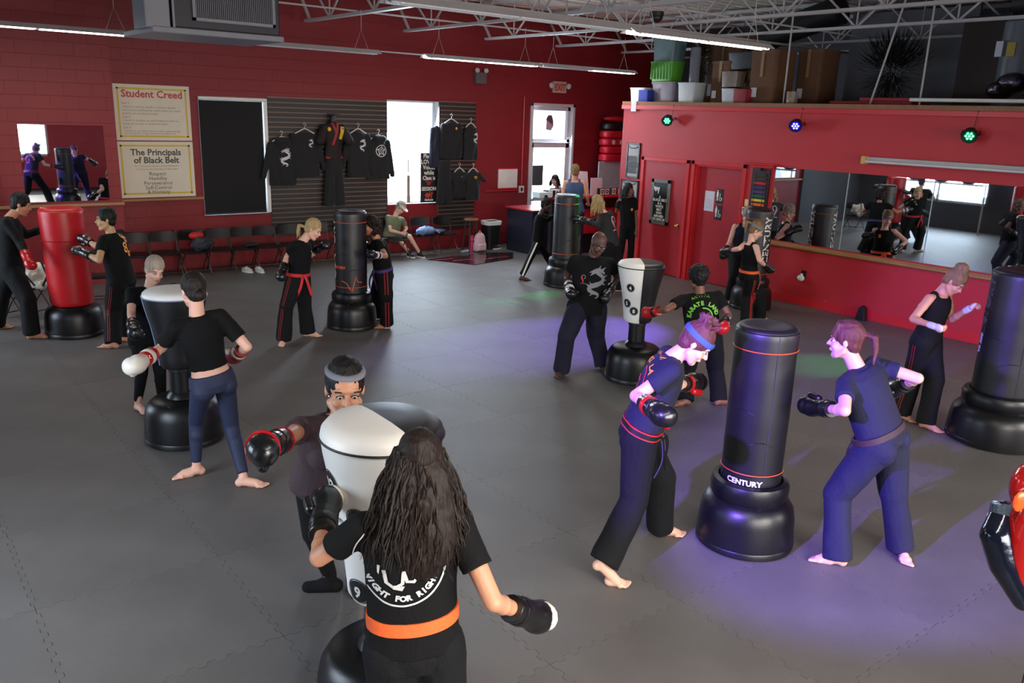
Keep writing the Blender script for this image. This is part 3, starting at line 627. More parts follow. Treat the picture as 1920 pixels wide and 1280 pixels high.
# right slatwall
G2 = 'clothes hung on the narrow slatwall'
p = bx(845, 228); garment(p[0], p[2], 'black long-sleeved shirt with a gold chest dot on the narrow slatwall', h=.78, w=.52, sl=.62, emb='dot', ex=.10, grp=G2, spread=.05)
p = bx(822, 235); garment(p[0]-.04, p[2], 'navy long-sleeved shirt hung edge-on beside the bright window', h=.9, w=.2, sl=.75, m=CLN, grp=G2, y=15.58, hang=False, spread=.05)
p = bx(880, 236); garment(p[0]+.02, p[2], 'black sleeveless shirt with a white dragon on the narrow slatwall', h=.74, w=.40, sl=0, emb='dragon', es=.24, ex=.10, grp=G2)
p = bx(861, 318); garment(p[0], p[2]-.02, 'black short-sleeved shirt with a gold chest mark, lower row, left one', h=.6, w=.40, sl=.12, emb='chest', ex=.06, grp=G2, y=15.54)
p = bx(883, 318); garment(p[0], p[2]-.02, 'black short-sleeved shirt with a gold chest mark, lower row, right one', h=.64, w=.40, sl=.12, emb='chest', ex=.03, grp=G2, y=15.46)
p = bx(832, 300); t = thing('hung_trousers', (p[0], 15.5, p[2]-1.0), 'black trousers hanging below the long-sleeved shirts beside the window', 'trousers')
b = B()
for s in (-1, 1): b.loft([((p[0]+s*.03, 15.52, p[2]), np.array([.12, 0, 0]), np.array([0, .05, 0])), ((p[0]+s*.12, 15.52, p[2]-.95), np.array([.10, 0, 0]), np.array([0, .05, 0]))], 14)
link_blob('trouser_cloth', b, .016, CL, t, 2)
# ---------------------------------------------------------------- punching bags
VB = mat('black_vinyl', (11, 11, 16), .46, var=.1, vs=4, bump=.08, bs=9, spec=.7); BASEP = mat('black_base_plastic', (11, 12, 14), .36, var=.1, bump=.05, bs=120)
VR = mat('red_vinyl', (196, 22, 30), .38, var=.1, vs=3, bump=.22, bs=6); VW = mat('white_vinyl', (240, 237, 230), .42, var=.04, bump=.12, bs=8)
ORG = mat('orange_print', (215, 85, 40), .5); DGREY = mat('dark_grey_print', (60, 62, 66), .5); PIPE = mat('blue_grey_piping', (120, 140, 175), .5)
BG = 'tall black cylinder punching bags on round bases'
def basering(t, x, y, r, h, neck=True, m=BASEP):
    pr = [(r*.93, 0), (r*.985, .02), (r, .07), (r*.97, h*.62), (r*.93, h*.8), (r*.84, h*.93), (r*.74, h)]
    b = B().lathe((x, y, 0), pr+([(r*.60, h+.005)] if neck else [(r*.5, h+.01), (.1, h+.02)]), 44); o = link('base', b, m, t, smooth=40)
    link('base_rim', B().lathe((x, y, 0), [(r*.93, .0), (r*1.005, .012), (r*1.01, .05), (r*.99, .06)], 44, cap=False), m, o, smooth=40)
    link('fill_cap', B().lathe((x-r*.45, y-r*.55, h-.035), [(.03, 0), (.03, .03), (.02, .035), (.001, .035)], 12), m, o, smooth=40)
    if neck:
        link('neck_ring', B().lathe((x, y, 0), [(r*.74, h-.02), (r*.79, h+.02), (r*.80, h+.09), (r*.76, h+.125), (r*.66, h+.135), (r*.60, h+.10)], 40, cap=False), m, t, smooth=40)
def cyl_bag(x, y, label, rb=.215, R=.35, H=1.65, m=VB, grp=BG, hb=.38, lines=True, logo=None, wob=.004, lean=(0, 0), low=None):
    t = thing('punching_bag', (x, y, 0), label, 'punching bag', grp); basering(t, x, y, R, hb, m is VB)
    z0 = hb+(.09 if m is VB else .01); n = 46; rings = []
    zs = [z0, z0+.03]+list(np.linspace(z0+.06, H-.05, 40))+[H-.022, H-.004, H, H-.004, H-.015, H-.02]
    rs = [rb*.94, rb]+[rb*(1+.006*math.sin(9*z+x)+.002*math.sin(23*z+y)) for z in zs[2:42]]+[rb*.975, rb*.90, rb*.82, rb*.66, rb*.35, .003]
    b = B(); ax = lambda z: (x+lean[0]*(z-z0), y+lean[1]*(z-z0))
    for z, r in zip(zs, rs): c = ax(z); rings.append(((c[0], c[1], z), np.array([r, 0, 0]), np.array([0, r, 0])))
    b.loft(rings, n); body = link('bag_cover', b, m, t, smooth=50)
    if lines:
        for z in (H-.155, z0+.13 if low is None else low): link('orange_seam', B().lathe((*ax(z), z), [(rb*1.015+.002, -.004), (rb*1.015+.005, 0), (rb*1.015+.002, .004)], 46, cap=False), ORG, t)
    link('top_seam', B().lathe((*ax(H-.03), H-.03), [(rb*.985, -.004), (rb*.985+.006, 0), (rb*.985, .004)], 46, cap=False), m, t)
    if m is VB:
        n = toward(x, y, 24); link('side_seam', B().tube([np.array([x, y, z])+n*(rb*1.006) for z in np.linspace(z0+.05, H-.04, 12)], .0025, 5), DGREY, t)
        for zz, a0 in ((1.02, -60), (.80, -20)):
            pts = [np.array([x, y, zz+.05*math.sin(q*1.3)])+toward(x, y, a0+q*26)*(rb*1.002) for q in np.linspace(0, 2.2, 12)]; link('cover_crease', B().tube(pts, [.001]+[.004]*10+[.001], 6), m, t, smooth=60)
    return t, body
def toward(x, y, ang=0):
    """outward direction on a round body, ang degrees to the picture's right of the camera side"""
    a = math.atan2(-y, -x)+math.radians(ang); return np.array([math.cos(a), math.sin(a), 0])
def print_on(t, body, c, n, v, f, m, name='print', rot=0, back=.5, up=(0, 0, 1.), off=.004):
    n = unit(n); u = unit(np.cross(up, n)); w = np.cross(n, u)
    if rot: ca, sa = math.cos(rot), math.sin(rot); v = np.c_[v[:, 0]*ca-v[:, 1]*sa, v[:, 0]*sa+v[:, 1]*ca]
    b = B(); wrap2d(b, v, f, bvh_of(body), c, u, w, off, back)
    if b.f: return link(name, b, m, t)
def vert_text(t, body, x, y, z, ang, s, m=WHITE, txt='CENTURY', rot=PI/2):
    v, f = text2d(txt, s, .004, 1.0); n = toward(x, y, ang); print_on(t, body, np.array([x, y, z])+n*.1, n, v, f, m, 'lettering', rot)
# G nearest full black bag
gx, gy = 4.88, 3.29
t, b1 = cyl_bag(gx, gy, 'tall black punching bag lit violet, between the two women at the right front', low=.60)
v, f = text2d('CENTURY', .055, .002); n = toward(gx, gy, -12); print_on(t, b1, np.array([gx, gy, .52])+n*.1, n, v, f, WHITE, 'lettering')
# C behind: big logo bag
cx, cy = 5.37, 10.45
t, b1 = cyl_bag(cx, cy, 'tall black punching bag with an orange pulse line between two women near the back wall', rb=.222, low=None)
vert_text(t, b1, cx, cy, 1.12, -68, .19)
v, f = ribbon2d([(-.2, .02), (-.14, .03), (-.08, .0), (-.04, -.08), (-.01, -.11), (.02, .0), (.05, .10), (.07, .02), (.12, .01), (.2, .03)], .012); n = toward(cx, cy, 5); print_on(t, b1, np.array([cx, cy, .66])+n*.1, n, v, f, ORG)
v, f = text2d('CENTURY', .05, .003); n = toward(cx, cy, -50); print_on(t, b1, np.array([cx, cy, .86])+n*.1, n, v, f, ORG, 'lettering')
dx, dy = 10.05, 11.2
t, b1 = cyl_bag(dx, dy, 'tall black punching bag standing before the front desk', rb=.225, R=.36)
ix, iy = 11.6, 8.22
t, b1 = cyl_bag(ix, iy, 'tall black punching bag at the left end of the long mirror', rb=.215, R=.34)
vert_text(t, b1, ix, iy, 1.15, 62, .17); vert_text(t, b1, ix, iy, 1.15, 190, .17)
hx, hy = 8.72, 3.13
t, b1 = cyl_bag(hx, hy, 'wide black punching bag at the right edge of the picture', rb=.275, R=.44, H=1.72, lines=False)
vert_text(t, b1, hx, hy, 1.28, -58, .16, DGREY, 'CENTURY', 1.5); vert_text(t, b1, hx, hy, .98, -66, .07, PRW, 'VS 360', 1.5)
# A red bag
rx, ry = 2.08, 11.95
t, b1 = cyl_bag(rx, ry, 'tall red punching bag on a black base at the left', rb=.262, R=.36, H=1.66, m=VR, grp=None, hb=.40, lines=False, lean=(-.02, 0))
link('belt_seam', B().lathe((rx-.02, ry, 1.26), [(.266, -.006), (.272, 0), (.266, .006)], 40, cap=False), VR, t)
# tapered bags
def tapered(x, y, a_split, label, topwhite, k=1., H=1.42):
    t = thing('tapered_punching_bag', (x, y, 0), label, 'punching bag', 'tapered black and white punching bags on stems')
    basering(t, x, y, .345, .40, False)
    link('stem', B().lathe((x, y, 0), [(.14, .40), (.125, .44), (.098, .47), (.095, .78), (.12, .80)], 24), BASEP, t, smooth=40)
    link('stem_strap', B().lathe((x, y, 0), [(.101, .66), (.104, .665), (.104, .70), (.101, .705)], 24, cap=False), DARK, t)
    zf = lambda z: .70+(z-.70)*(H-.70)/.72
    prof = [(.10, .70), (.15, .705), (.166, .73), (.172, .80), (.182, .88), (.196, .98), (.214, 1.09), (.24, 1.2), (.262, 1.30), (.27, 1.355)]
    top = [(.272, 1.36), (.266, 1.385), (.245, 1.405), (.19, 1.415), (.09, 1.42), (.003, 1.42)]
    prof = [(r*k, zf(z)) for r, z in prof]; top = [(r*k, zf(z)) for r, z in top]
    def half(pr, a0, a1, m, nm): return link(nm, B().lathe((x, y, 0), pr, 26, a0=a0, a1=a1), m, t, smooth=50)
    wh = half(prof, a_split, a_split+PI, VW, 'white_panel'); bl = half(prof, a_split+PI, a_split+2*PI, VB, 'black_panel')
    half(top, a_split, a_split+PI, VW, 'white_top'); half(top, a_split+PI, a_split+2*PI, VW if topwhite else VB, 'back_top' if topwhite else 'black_top')
    pts = [(x+.274*k*math.cos(a), y+.274*k*math.sin(a), zf(1.357)) for a in np.linspace(a_split, a_split+PI, 24)]
    link('piping', B().tube(pts, .006, 6), BLACK if not topwhite else PIPE, t)
    pts = [(x+.274*k*math.cos(a), y+.274*k*math.sin(a), zf(1.357)) for a in np.linspace(a_split+PI, a_split+2*PI, 24)]
    link('piping', B().tube(pts, .006, 6), BLACK if not topwhite else PIPE, t)
    for s in (a_split, a_split+PI):
        pts = [(x+(r+.003)*math.cos(s), y+(r+.003)*math.sin(s), z) for r, z in prof[2:]]; link('side_piping', B().tube(pts, .006, 6), PIPE if topwhite else BLACK, t)
    return t, wh, bl
def target(t, body, x, y, z, ang, ch, r=.045, slant=-.22):
    n = toward(x, y, ang)+np.array([0, 0, slant]); c = np.array([x, y, z]); 
    v, f = disc2d(r*1.16, 28, r*1.06); print_on(t, body, c, n, v, f, DGREY, 'target_ring', back=.6, off=.003)
    v, f = disc2d(r, 28); print_on(t, body, c, n, v, f, BLACK, 'target_disc', back=.6, off=.003)
    v, f = text2d(ch, r*1.35, .003); v = v-np.array([0, r*.48]); print_on(t, body, c, n, v, f, WHITE, 'target_number', back=.6, off=.0065)
ex, ey = 7.06, 6.53; az = math.atan2(-ey, -ex)
t, wh, bl = tapered(ex, ey, az+math.radians(8)-PI, 'white and black tapered bag between the bald man and the green-print boy', False)
for z, a, ch in ((1.18, -28, '4'), (.98, -44, '5'), (.895, -16, '8')): target(t, wh, ex, ey, z, a, ch)
fx, fy = 1.80, 3.22; az = math.atan2(-fy, -fx)
t, wh, bl = tapered(fx, fy, az+math.radians(28)-PI, 'large white and black tapered bag before the woman with long wavy hair', False, 1.06, 1.62)
for z, a, ch in ((1.40, -66, '12'), (1.24, -30, '4'), (1.05, -4, '6'), (.83, -42, '9')): target(t, wh, fx, fy, z, a, ch, r=.058)
v, f = text2d('CENTURY', .035, .001); n = toward(fx, fy, -62)+np.array([0, 0, -.2]); print_on(t, wh, np.array([fx, fy, 1.18]), n, v, f, DGREY, 'lettering')
qx, qy = 2.12, 7.5; az = math.atan2(-qy, -qx)
t, wh, bl = tapered(qx, qy, az+math.radians(-78)+PI, 'tapered bag showing its black side and cream top, before the woman in blue leggings', True)
v, f = text2d('CENTURY', .12, .0); n = toward(qx, qy, 28)+np.array([0, 0, -.2]); print_on(t, bl, np.array([qx, qy, 1.08]), n, v, f, DGREY, 'lettering', rot=-PI/2)
# ---------------------------------------------------------------- folding chairs
CHM = mat('chair_black_enamel', (20, 19, 20), .4); CHF = mat('chair_frame_bronze', (64, 54, 50), .35, .3)
def chair_parts():
    t = thing('folding_chair', (0, 0, 0), 'black metal folding chair', 'chair', 'black folding chairs along the back wall')
    b = B(); n = 9
    for k in range(n):
        u = -1+2*k/(n-1); xx = u*.22; yy = .20-.035*u*u; hh = .095-.03*abs(u)**3
        b.v.append(np.array([(xx, yy-.008, .80-.095-hh+.0), (xx, yy-.008, .80-.095+hh), (xx, yy+.008, .80-.095+hh), (xx, yy+.008, .80-.095-hh)])); b.n += 4
    for k in range(n-1):
        for i in range(4): b.f.append((k*4+i, k*4+(i+1) % 4, k*4+4+(i+1) % 4, k*4+4+i))
    b.f += [(3, 2, 1, 0), tuple(range(n*4-4, n*4))]
    link('backrest', b, CHM, t, local=True, smooth=40)
    b = B(); b.loft([((0, -.02, z), np.array([.20*s, 0, 0]), np.array([0, .20*s, 0])) for z, s in ((.42, .96), (.435, 1), (.447, 1), (.452, .94))], 24, power=5); link('seat', b, CHM, t, local=True, smooth=40)
    for s in (-1, 1):
        link('back_leg', B().tube([(s*.225, .22, .80), (s*.225, .16, .46), (s*.225, -.20, .015)], .011, 6), CHF, t, local=True, smooth=60)
        link('front_leg', B().tube([(s*.205, -.12, .45), (s*.205, .10, .22), (s*.205, .24, .015)], .011, 6), CHF, t, local=True, smooth=60)
        link('side_rail', B().bar((s*.213, -.18, .425), (s*.213, .16, .425), .012, .025), CHF, t, local=True)
    link('cross_bar', B().tube([(-.2, .23, .07), (.2, .23, .07)], .008, 6), CHF, t, local=True); link('cross_bar', B().tube([(-.22, -.13, .10), (.22, -.13, .10)], .008, 6), CHF, t, local=True)
    return t
CH = [(256, 'folding chair right of the man in the orange-print shirt, leftmost of the row'), (310, 'folding chair left of the one with the red and grey bag'), (364, 'folding chair holding the red and grey bag'), (412, 'folding chair first to the right of the red and grey bag'),
      (457, 'folding chair with the white trainers under it'), (501, 'folding chair just left of the slatwall edge'), (547, 'folding chair behind the head of the woman with the red belt'), (601, 'folding chair just left of the pulse-line bag'), (655, 'folding chair hidden behind the pulse-line bag'), (703, 'folding chair behind the curly-haired woman'), (742, 'folding chair under the seated man in the cap'), (793, 'folding chair holding the blue coat'), (835, 'empty folding chair beside the wooden stool')]
c0 = chair_parts()
for k, (px, lb) in enumerate(CH):
    c = c0 if k == 0 else copy_tree(c0); p = at(px, 470-.04*px, 1, 15.2); c.location = (p[0], 15.18, 0); c.rotation_euler = (0, 0, random.uniform(-.12, .12)); c['label'] = lb
    CH[k] = (px, p[0])
def chx(i): return CH[i][1]
c = copy_tree(c0); c.location = (1.75, 13.2, 0); c.rotation_euler = (0, 0, .5); c['label'] = 'folding chair under the white bag beside the man in black'; c['group'] = 'chairs left of the red bag'
c = copy_tree(c0); c.location = (2.75, 13.6, 0); c.rotation_euler = (0, 0, -.3); c['label'] = 'folding chair behind the red punching bag'; c['group'] = 'chairs left of the red bag'
def soft(name, x, y, z, rx, ry, rz, m, label, cat, extra=None, lumps=5, seed=0):
    t = thing(name, (x, y, z), label, cat); R = random.Random(seed); b = B().ball((x, y, z+rz*.8), (rx*.75, ry*.85, rz*.8), 14)
    for i in range(lumps+5): a = (x+R.uniform(-.75, .75)*rx, y+R.uniform(-.5, .5)*ry, z+rz*R.uniform(.3, 1.25)); b.cap(a, (a[0]+R.uniform(-.4, .4)*rx, a[1]+R.uniform(-.4, .3)*ry, max(z+.03, a[2]+R.uniform(-.6, .4)*rz)), rz*R.uniform(.25, .5), rz*R.uniform(.2, .4), 9)
    link_blob('fabric', b, .014, m, t, 2, lambda V: V+np.c_[np.zeros(len(V)), np.zeros(len(V)), .008*np.sin(V[:, 0]*70+4*np.sin(V[:, 1]*40))]); return t
x = chx(2); t = soft('backpack', x+.1, 15.10, .455, .22, .15, .15, mat('grey_nylon', (52, 54, 66), .7, bump=.3), 'grey backpack with a red top on a folding chair', 'bag', seed=3)
link('red_top', B().ball((x+.02, 15.12, .455+.27), (.14, .10, .07), 12), mat('red_nylon', (190, 30, 34), .6), t, smooth=60); link('strap', B().tube([(x+.2, 14.98, .7), (x+.27, 14.93, .6), (x+.2, 14.95, .48)], .014, 6), DARK, t)
t = soft('sports_bag', 1.78, 13.12, .455, .26, .2, .19, mat('white_nylon', (205, 200, 188), .6, bump=.2), 'white bag with black straps on a chair beside the man in black', 'bag', seed=5)
link('strap', B().tube([(1.66, 12.98, .84), (1.7, 12.9, .66), (1.8, 12.9, .5)], .014, 6), DARK, t); link('strap', B().tube([(1.92, 12.98, .82), (1.97, 12.92, .62), (1.9, 12.93, .48)], .014, 6), DARK, t)
x = chx(11); soft('coat', x, 15.08, .455, .30, .18, .11, mat('blue_nylon', (40, 56, 110), .5, bump=.4, bs=12, col2=(120, 150, 190), vs=9), 'blue and pale coat heaped on a folding chair right of the seated man', 'coat', seed=8)
soft('coat', x+.32, 15.05, .455, .2, .16, .07, mat('navy_nylon', (24, 24, 48), .45, bump=.4, bs=12), 'dark navy coat spilling to the next chair', 'coat', seed=9)
x = chx(4); soft('shoe_bag', x+.1, 15.1, .455, .16, .1, .05, mat('dark_mesh', (30, 30, 32), .7), 'small dark bundle on the chair above the white trainers', 'bag', seed=4)
def shoe(px, py, m, sole, label, rz=0, L=.28, grp=None):
    p = floorpt(px, py, .03); t = thing('shoe', (p[0], p[1], 0), label, 'shoe', grp); b = B(); ca, sa = math.cos(rz), math.sin(rz)
    def w(u, v, z): return (p[0]+u*ca-v*sa, p[1]+u*sa+v*ca, z)
    b.cap(w(-L*.32, 0, .05), w(L*.3, 0, .04), .045, .038, 10); b.cap(w(-L*.3, 0, .06), w(-L*.05, 0, .075), .04, .035, 10); link_blob('upper', b, .012, m, t, 2)
    link('sole', B().loft([(w(0, 0, z), np.array([ca, sa, 0])*L*.5, np.array([-sa, ca, 0])*.05) for z in (0, .025)], 16, power=2.6), sole, t, smooth=50)
    link('lace', B().tube([w(.0, -.03, .085), w(.03, .03, .08), w(.05, -.03, .072), w(.07, .03, .068)], .005, 5), WHITE, t)
WS = mat('white_leather', (200, 196, 190), .5)
for px, py, r in ((464, 507, -1.2), (487, 507, -1.4)): shoe(px, py, WS, WHITE, 'white trainer under the chairs by the slatwall, %s of the pair' % ('left' if px < 470 else 'right'), r, grp='white trainers under the chairs')
shoe(917, 463, mat('black_canvas', (22, 22, 24), .8), WHITE, 'black low shoe with white sole beside the waste bin', .2); shoe(932, 464, mat('black_canvas', (22, 22, 24), .8), WHITE, 'second black low shoe farther right of the waste bin', .3)
# stool, bin, pink bag, bottle
p = floorpt(877, 470); sx, sy = p[0], 15.1
t = thing('bar_stool', (sx, sy, 0), 'dark wooden stool with a round seat beside the waste bin', 'stool'); DW = mat('dark_stained_wood', (52, 34, 28), .4)
link('seat', B().lathe((sx, sy, .0), [(.15, .70), (.17, .705), (.17, .73), (.15, .74), (.001, .74)], 24), mat('worn_seat_wood', (120, 84, 58), .4), t, smooth=40)
for a in range(4):
    q = PI/4+a*PI/2; link('leg', B().tube([(sx+.11*math.cos(q), sy+.11*math.sin(q), .70), (sx+.19*math.cos(q), sy+.19*math.sin(q), 0)], .018, 8), DW, t, smooth=60)
    q2 = q+PI/2; z = .25+.12*(a % 2); k = .11+.08*(1-z/.7); link('rung', B().tube([(sx+k*math.cos(q), sy+k*math.sin(q), z), (sx+k*math.cos(q2), sy+k*math.sin(q2), z)], .011, 6), DW, t)
p = floorpt(905, 462); bx0, by0 = p[0], 15.25
t = thing('waste_bin', (bx0, by0, 0), 'black waste bin with a white liner folded over its rim', 'waste bin')
link('bin_body', B().loft([((bx0, by0, z), np.array([a, 0, 0]), np.array([0, a*.8, 0])) for z, a in ((0, .16), (.62, .2), (.62, .19), (.05, .15))], 28, power=5, cap=True), DARK, t, smooth=40)
link('liner', B().loft([((bx0, by0, z), np.array([a, 0, 0]), np.array([0, a*.8, 0])) for z, a in ((.55, .205), (.635, .215), (.645, .20), (.58, .185))], 28, power=5, cap=False), WHITE, t, smooth=40)
p = floorpt(899, 472); kx, ky = p[0], p[1]
t = thing('backpack', (kx, ky, 0), 'small pale pink backpack on the floor before the waste bin', 'bag'); PK = mat('pale_pink_nylon', (214, 180, 186), .6, bump=.15)
link_blob('pack_body', B().cap((kx, ky, .16), (kx, ky, .30), .16, .14, 16, flat=(0, 1, 0), fl=.55).box((kx-.14, ky-.07, .02), (kx+.14, ky+.07, .2)), .018, PK, t, 4)
link_blob('front_pocket', B().box((kx-.10, ky-.13, .05), (kx+.10, ky-.06, .19)), .014, PK, t, 4); link('top_handle', B().tube([(kx-.04, ky, .42), (kx, ky, .48), (kx+.04, ky, .42)], .01, 6), PK, t)
p = floorpt(885, 471); t = thing('water_bottle', (p[0], p[1], 0), 'pink water bottle standing left of the pale pink backpack', 'bottle')
link('bottle_body', B().lathe((p[0], p[1], 0), [(.05, 0), (.055, .01), (.055, .26), (.04, .30)], 18), mat('pink_metal', (205, 50, 100), .35), t, smooth=40); link('bottle_cap', B().lathe((p[0], p[1], .30), [(.04, 0), (.04, .05), (.02, .055)], 14), mat('pink_metal', (205, 50, 100), .35), t, smooth=40)
p = floorpt(873, 474); t = thing('shoe', (p[0], p[1], 0), 'pale clear plastic sandal on the floor left of the pink bottle', 'shoe'); link_blob('upper', B().cap((p[0]-.09, p[1], .03), (p[0]+.09, p[1], .04), .04, .035), .014, mat('clear_plastic', (150, 160, 170), .2), t, 2)
# dark glossy entrance mat
t = thing('entrance_mat', (11, 14.5, .0), 'dark glossy rubber mat on the floor before the stool and bin', 'mat')
MATM = mat('glossy_dark_mat', (40, 30, 34), .12, var=.3, vs=3)
mp = [floorpt(*q) for q in ((800, 487), (890, 497), (962, 485), (962, 474), (900, 474))]
b = B(); k = len(mp); b.add([(*q[:2], .002) for q in mp]+[(*q[:2], .010) for q in mp], [tuple(range(k)), tuple(range(2*k-1, k-1, -1))]+[(i, (i+1) % k, k+(i+1) % k, k+i) for i in range(k)]); link('mat_sheet', b, MATM, t)
b = B()
for q in ((830, 487), (868, 488), (905, 487), (935, 483)):
    c = floorpt(*q); b.box((c[0]-.25, c[1]-.015, .010), (c[0]+.25, c[1]+.015, .012))
tag(link('printed_lines', b, PRR, t), kind='stuff')
# ---------------------------------------------------------------- front desk
DK = mat('navy_cabinet', (24, 26, 40), .4); RT = mat('red_counter', (170, 30, 40), .3)
t = thing('front_desk', (13.3, 13.6, 0), 'red and black front desk with a raised red counter', 'desk')
link('desk_body', B().box((11.9, 13.75, 0), (15.9, 13.85, 1.24)), mat('desk_black', (20, 18, 20), .4), t)
link('red_panel', B().box((12.1, 13.72, .45), (15.8, 13.75, 1.0)), RT, t); link('counter_top', B().box((11.82, 13.55, 1.25), (15.95, 14.05, 1.30)), RT, t, bevel=.01)
link('work_surface', B().box((12.42, 13.9, .72), (15.9, 14.5, .76)), DK, t)
t = thing('side_cabinet', (11.7, 14.4, 0), 'dark low cabinet with a red top at the left end of the desk', 'cabinet')
link('cabinet_body', B().box((11.66, 14.1, 0), (12.3, 15.0, .95)), DK, t); link('cabinet_top', B().box((11.62, 14.05, .95), (12.34, 15.04, .985)), RT, t, bevel=.006)
CB = mat('black_carton', (26, 26, 28), .6); DZ = 1.302
def deskbox(px, label, w=.17, h=.15, white=True):
    p = at(px, 350, 1, 13.7); t = thing('display_box', (p[0], 13.7, DZ), label, 'box', 'black and white boxes on the front desk')
    link('carton', B().box((p[0]-w/2, 13.66, DZ), (p[0]+w/2, 13.82, DZ+h)), CB, t); link('front_label', B().box((p[0]-w*.42, 13.655, DZ+.01), (p[0]+w*.30, 13.66, DZ+h-.01)), WHITE, t)
    v, f = disc2d(.045, 18, .02); b = B(); place2d(b, v, f, (p[0]-.01, 13.654, DZ+h/2), X3, Z3, N3, 0); link('round_emblem', b, CB, t)
for px, lb in ((1031, 'left of the pair of emblem boxes before the woman at the desk'), (1044, 'right of the pair of emblem boxes before the woman at the desk'), (1128, 'emblem box right of the paper notice on the desk'), (1137, 'emblem box second right of the paper notice'), (1150, 'emblem box below the middle of the white board'), (1161, 'emblem box at the right end of the desk')): deskbox(px, lb)
p = at(1008, 352, 1, 13.7); tag(link('tissue_box', B().box((p[0]-.02, 13.6, DZ), (p[0]+.33, 13.85, DZ+.12)), mat('pale_box', (190, 205, 205), .5), bevel=.01), 'pale box on the left end of the red desk', 'box')
PAP = mat('white_paper', (205, 205, 215), .6)
p = at(1094, 345, 1, 13.75); tag(link('paper_stand', B().prism([(0, 0), (.30, -.0), (.22, .52), (-.06, .54)], (p[0]-.12, 13.75, DZ), X3, Z3, (0, .1, 0), .1), PAP), 'white paper stand on the desk right of the man in navy', 'paper')
p = at(1118, 345, 1, 13.75); tag(link('desk_notice', B().prism([(0, 0), (.36, 0), (.35, .38), (.0, .38)], (p[0]-.17, 13.75, DZ), X3, Z3, (0, .1, 0), .1), PAP), 'upright white notice on the desk left of the white board', 'paper')
tag(link('flyer_box', B().box((12.05, 13.60, .98), (12.3, 13.72, 1.2)), mat('blue_white_print', (60, 80, 170), .5, col2=(220, 220, 230), vs=8)), 'blue and white flyer box hung on the front of the desk', 'box')
t = thing('white_board', (15.25, 15.4, 1.27), 'leaning white board in the recess right of the desk', 'board'); link('board', B().box((14.78, 15.35, 1.24), (15.85, 15.39, 1.93)), mat('cool_white_board', (190, 205, 210), .35), t, bevel=.02); link('board_edge', B().box((14.76, 15.34, 1.22), (15.87, 15.36, 1.245)), STEEL, t)
tag(link('back_counter', B().box((14.2, 15.2, 0), (16.4, 15.62, 1.2)), DK, bevel=.01), 'dark counter under the leaning white board', 'cabinet')
# stack of red kick shields
for k in range(5):
    z = 1.93+k*.19; tt = thing('kick_shield', (15.3, 15.45, z), ('bottom', 'second', 'third', 'fourth', 'topmost')[k]+' of the red pads stacked above the white board', 'pad', 'red pads stacked in the corner')
    link_blob('pad', B().loft([((15.3+.02*math.sin(k*2.), 15.42, z+h), np.array([.40*s, 0, 0]), np.array([0, .2*s, 0])) for h, s in ((.0, .9), (.03, 1), (.15, 1), (.18, .9))], 24, power=3.5), .02, mat('red_pad_vinyl', (200, 30, 50), .35) if k < 4 else VB, tt, 2)
    if k == 2: link('white_mark', B().ball((15.45, 15.22, z+.09), (.13, .012, .07), 10).ball((15.12, 15.22, z+.09), (.06, .012, .06), 10), WHITE, tt)
tag(link_blob('punching_mitt', B().ball((15.3, 15.42, 2.97), (.38, .19, .08), 16), .02, mat('red_pad_vinyl', (200, 30, 50), .35), None), 'flat red pad lying on top of the stacked pads', 'pad')
# ---------------------------------------------------------------- things on the office wall
def rightrect(px0, py0, px1, py1): a = onright(px0, py0); c = onright(px1, py1); return max(a[1], c[1]), min(a[1], c[1]), min(a[2], c[2]), max(a[2], c[2])
UY = (0, -1., 0)
def frame_on(y0, y1, z0, z1, x, name, label, fm, inner, w=.035, d=.03):
    t = thing(name, (x, (y0+y1)/2, z0), label, 'picture'); a, c = max(y0, y1), min(y0, y1)
    link('frame', B().box((x-d, c, z0), (x, c+w, z1)).box((x-d, a-w, z0), (x, a, z1)).box((x-d, c, z0), (x, a, z0+w)).box((x-d, c, z1-w), (x, a, z1)), fm, t, bevel=.004)
    link('picture', B().box((x-d*.5, c+w, z0+w), (x, a-w, z1-w)), inner, t); return t
PH = mat('group_photo_print', (190, 186, 190), .3, var=.0, vs=7, col2=(24, 22, 26)); BF = mat('black_frame', (24, 18, 18), .35)
def photo(t, y0, y1, z0, z1, n, m1):
    R = random.Random(int(y0*100)); b = B()
    for r in range(3):
        for i in range(n):
            yy = y0-(y0-y1)*(.14+.72*(i+.5*(r % 2))/n); zz = z0+(z1-z0)*(.22+.16*r); b.ball((OX-.017, yy, zz+.05), (.004, .018, .022), 8); b.box((OX-.018, yy-.028, zz-.06), (OX-.015, yy+.028, zz+.035))
    tag(link('printed_people', b, m1, t), kind='stuff'); ym = (y0+y1)/2; hw = abs(y0-y1)*.36
    link('gate_emblem', B().tube([(OX-.018, ym+hw, z1-(z1-z0)*.10), (OX-.018, ym+hw*.5, z1-(z1-z0)*.15), (OX-.018, ym-hw*.5, z1-(z1-z0)*.15), (OX-.018, ym-hw, z1-(z1-z0)*.10)], .008, 5), BF, t)
t = frame_on(12.22, 11.86, 1.82, 2.52, OX, 'framed_photo', 'upper framed group photograph at the far end of the office wall', BF, mat('photo_paper', (178, 174, 178), .12, var=.25, vs=5)); photo(t, 12.22, 11.86, 1.82, 2.52, 6, mat('photo_grey', (60, 52, 54), .4))
t = frame_on(12.33, 11.84, 1.22, 1.78, OX, 'framed_photo', 'lower framed group photograph behind the long-haired girl', BF, mat('photo_paper', (178, 174, 178), .12, var=.25, vs=5)); photo(t, 12.33, 11.84, 1.22, 1.78, 7, mat('photo_blue_grey', (70, 72, 84), .4))
SILV = mat('silver_frame', (150, 146, 140), .25, .6)
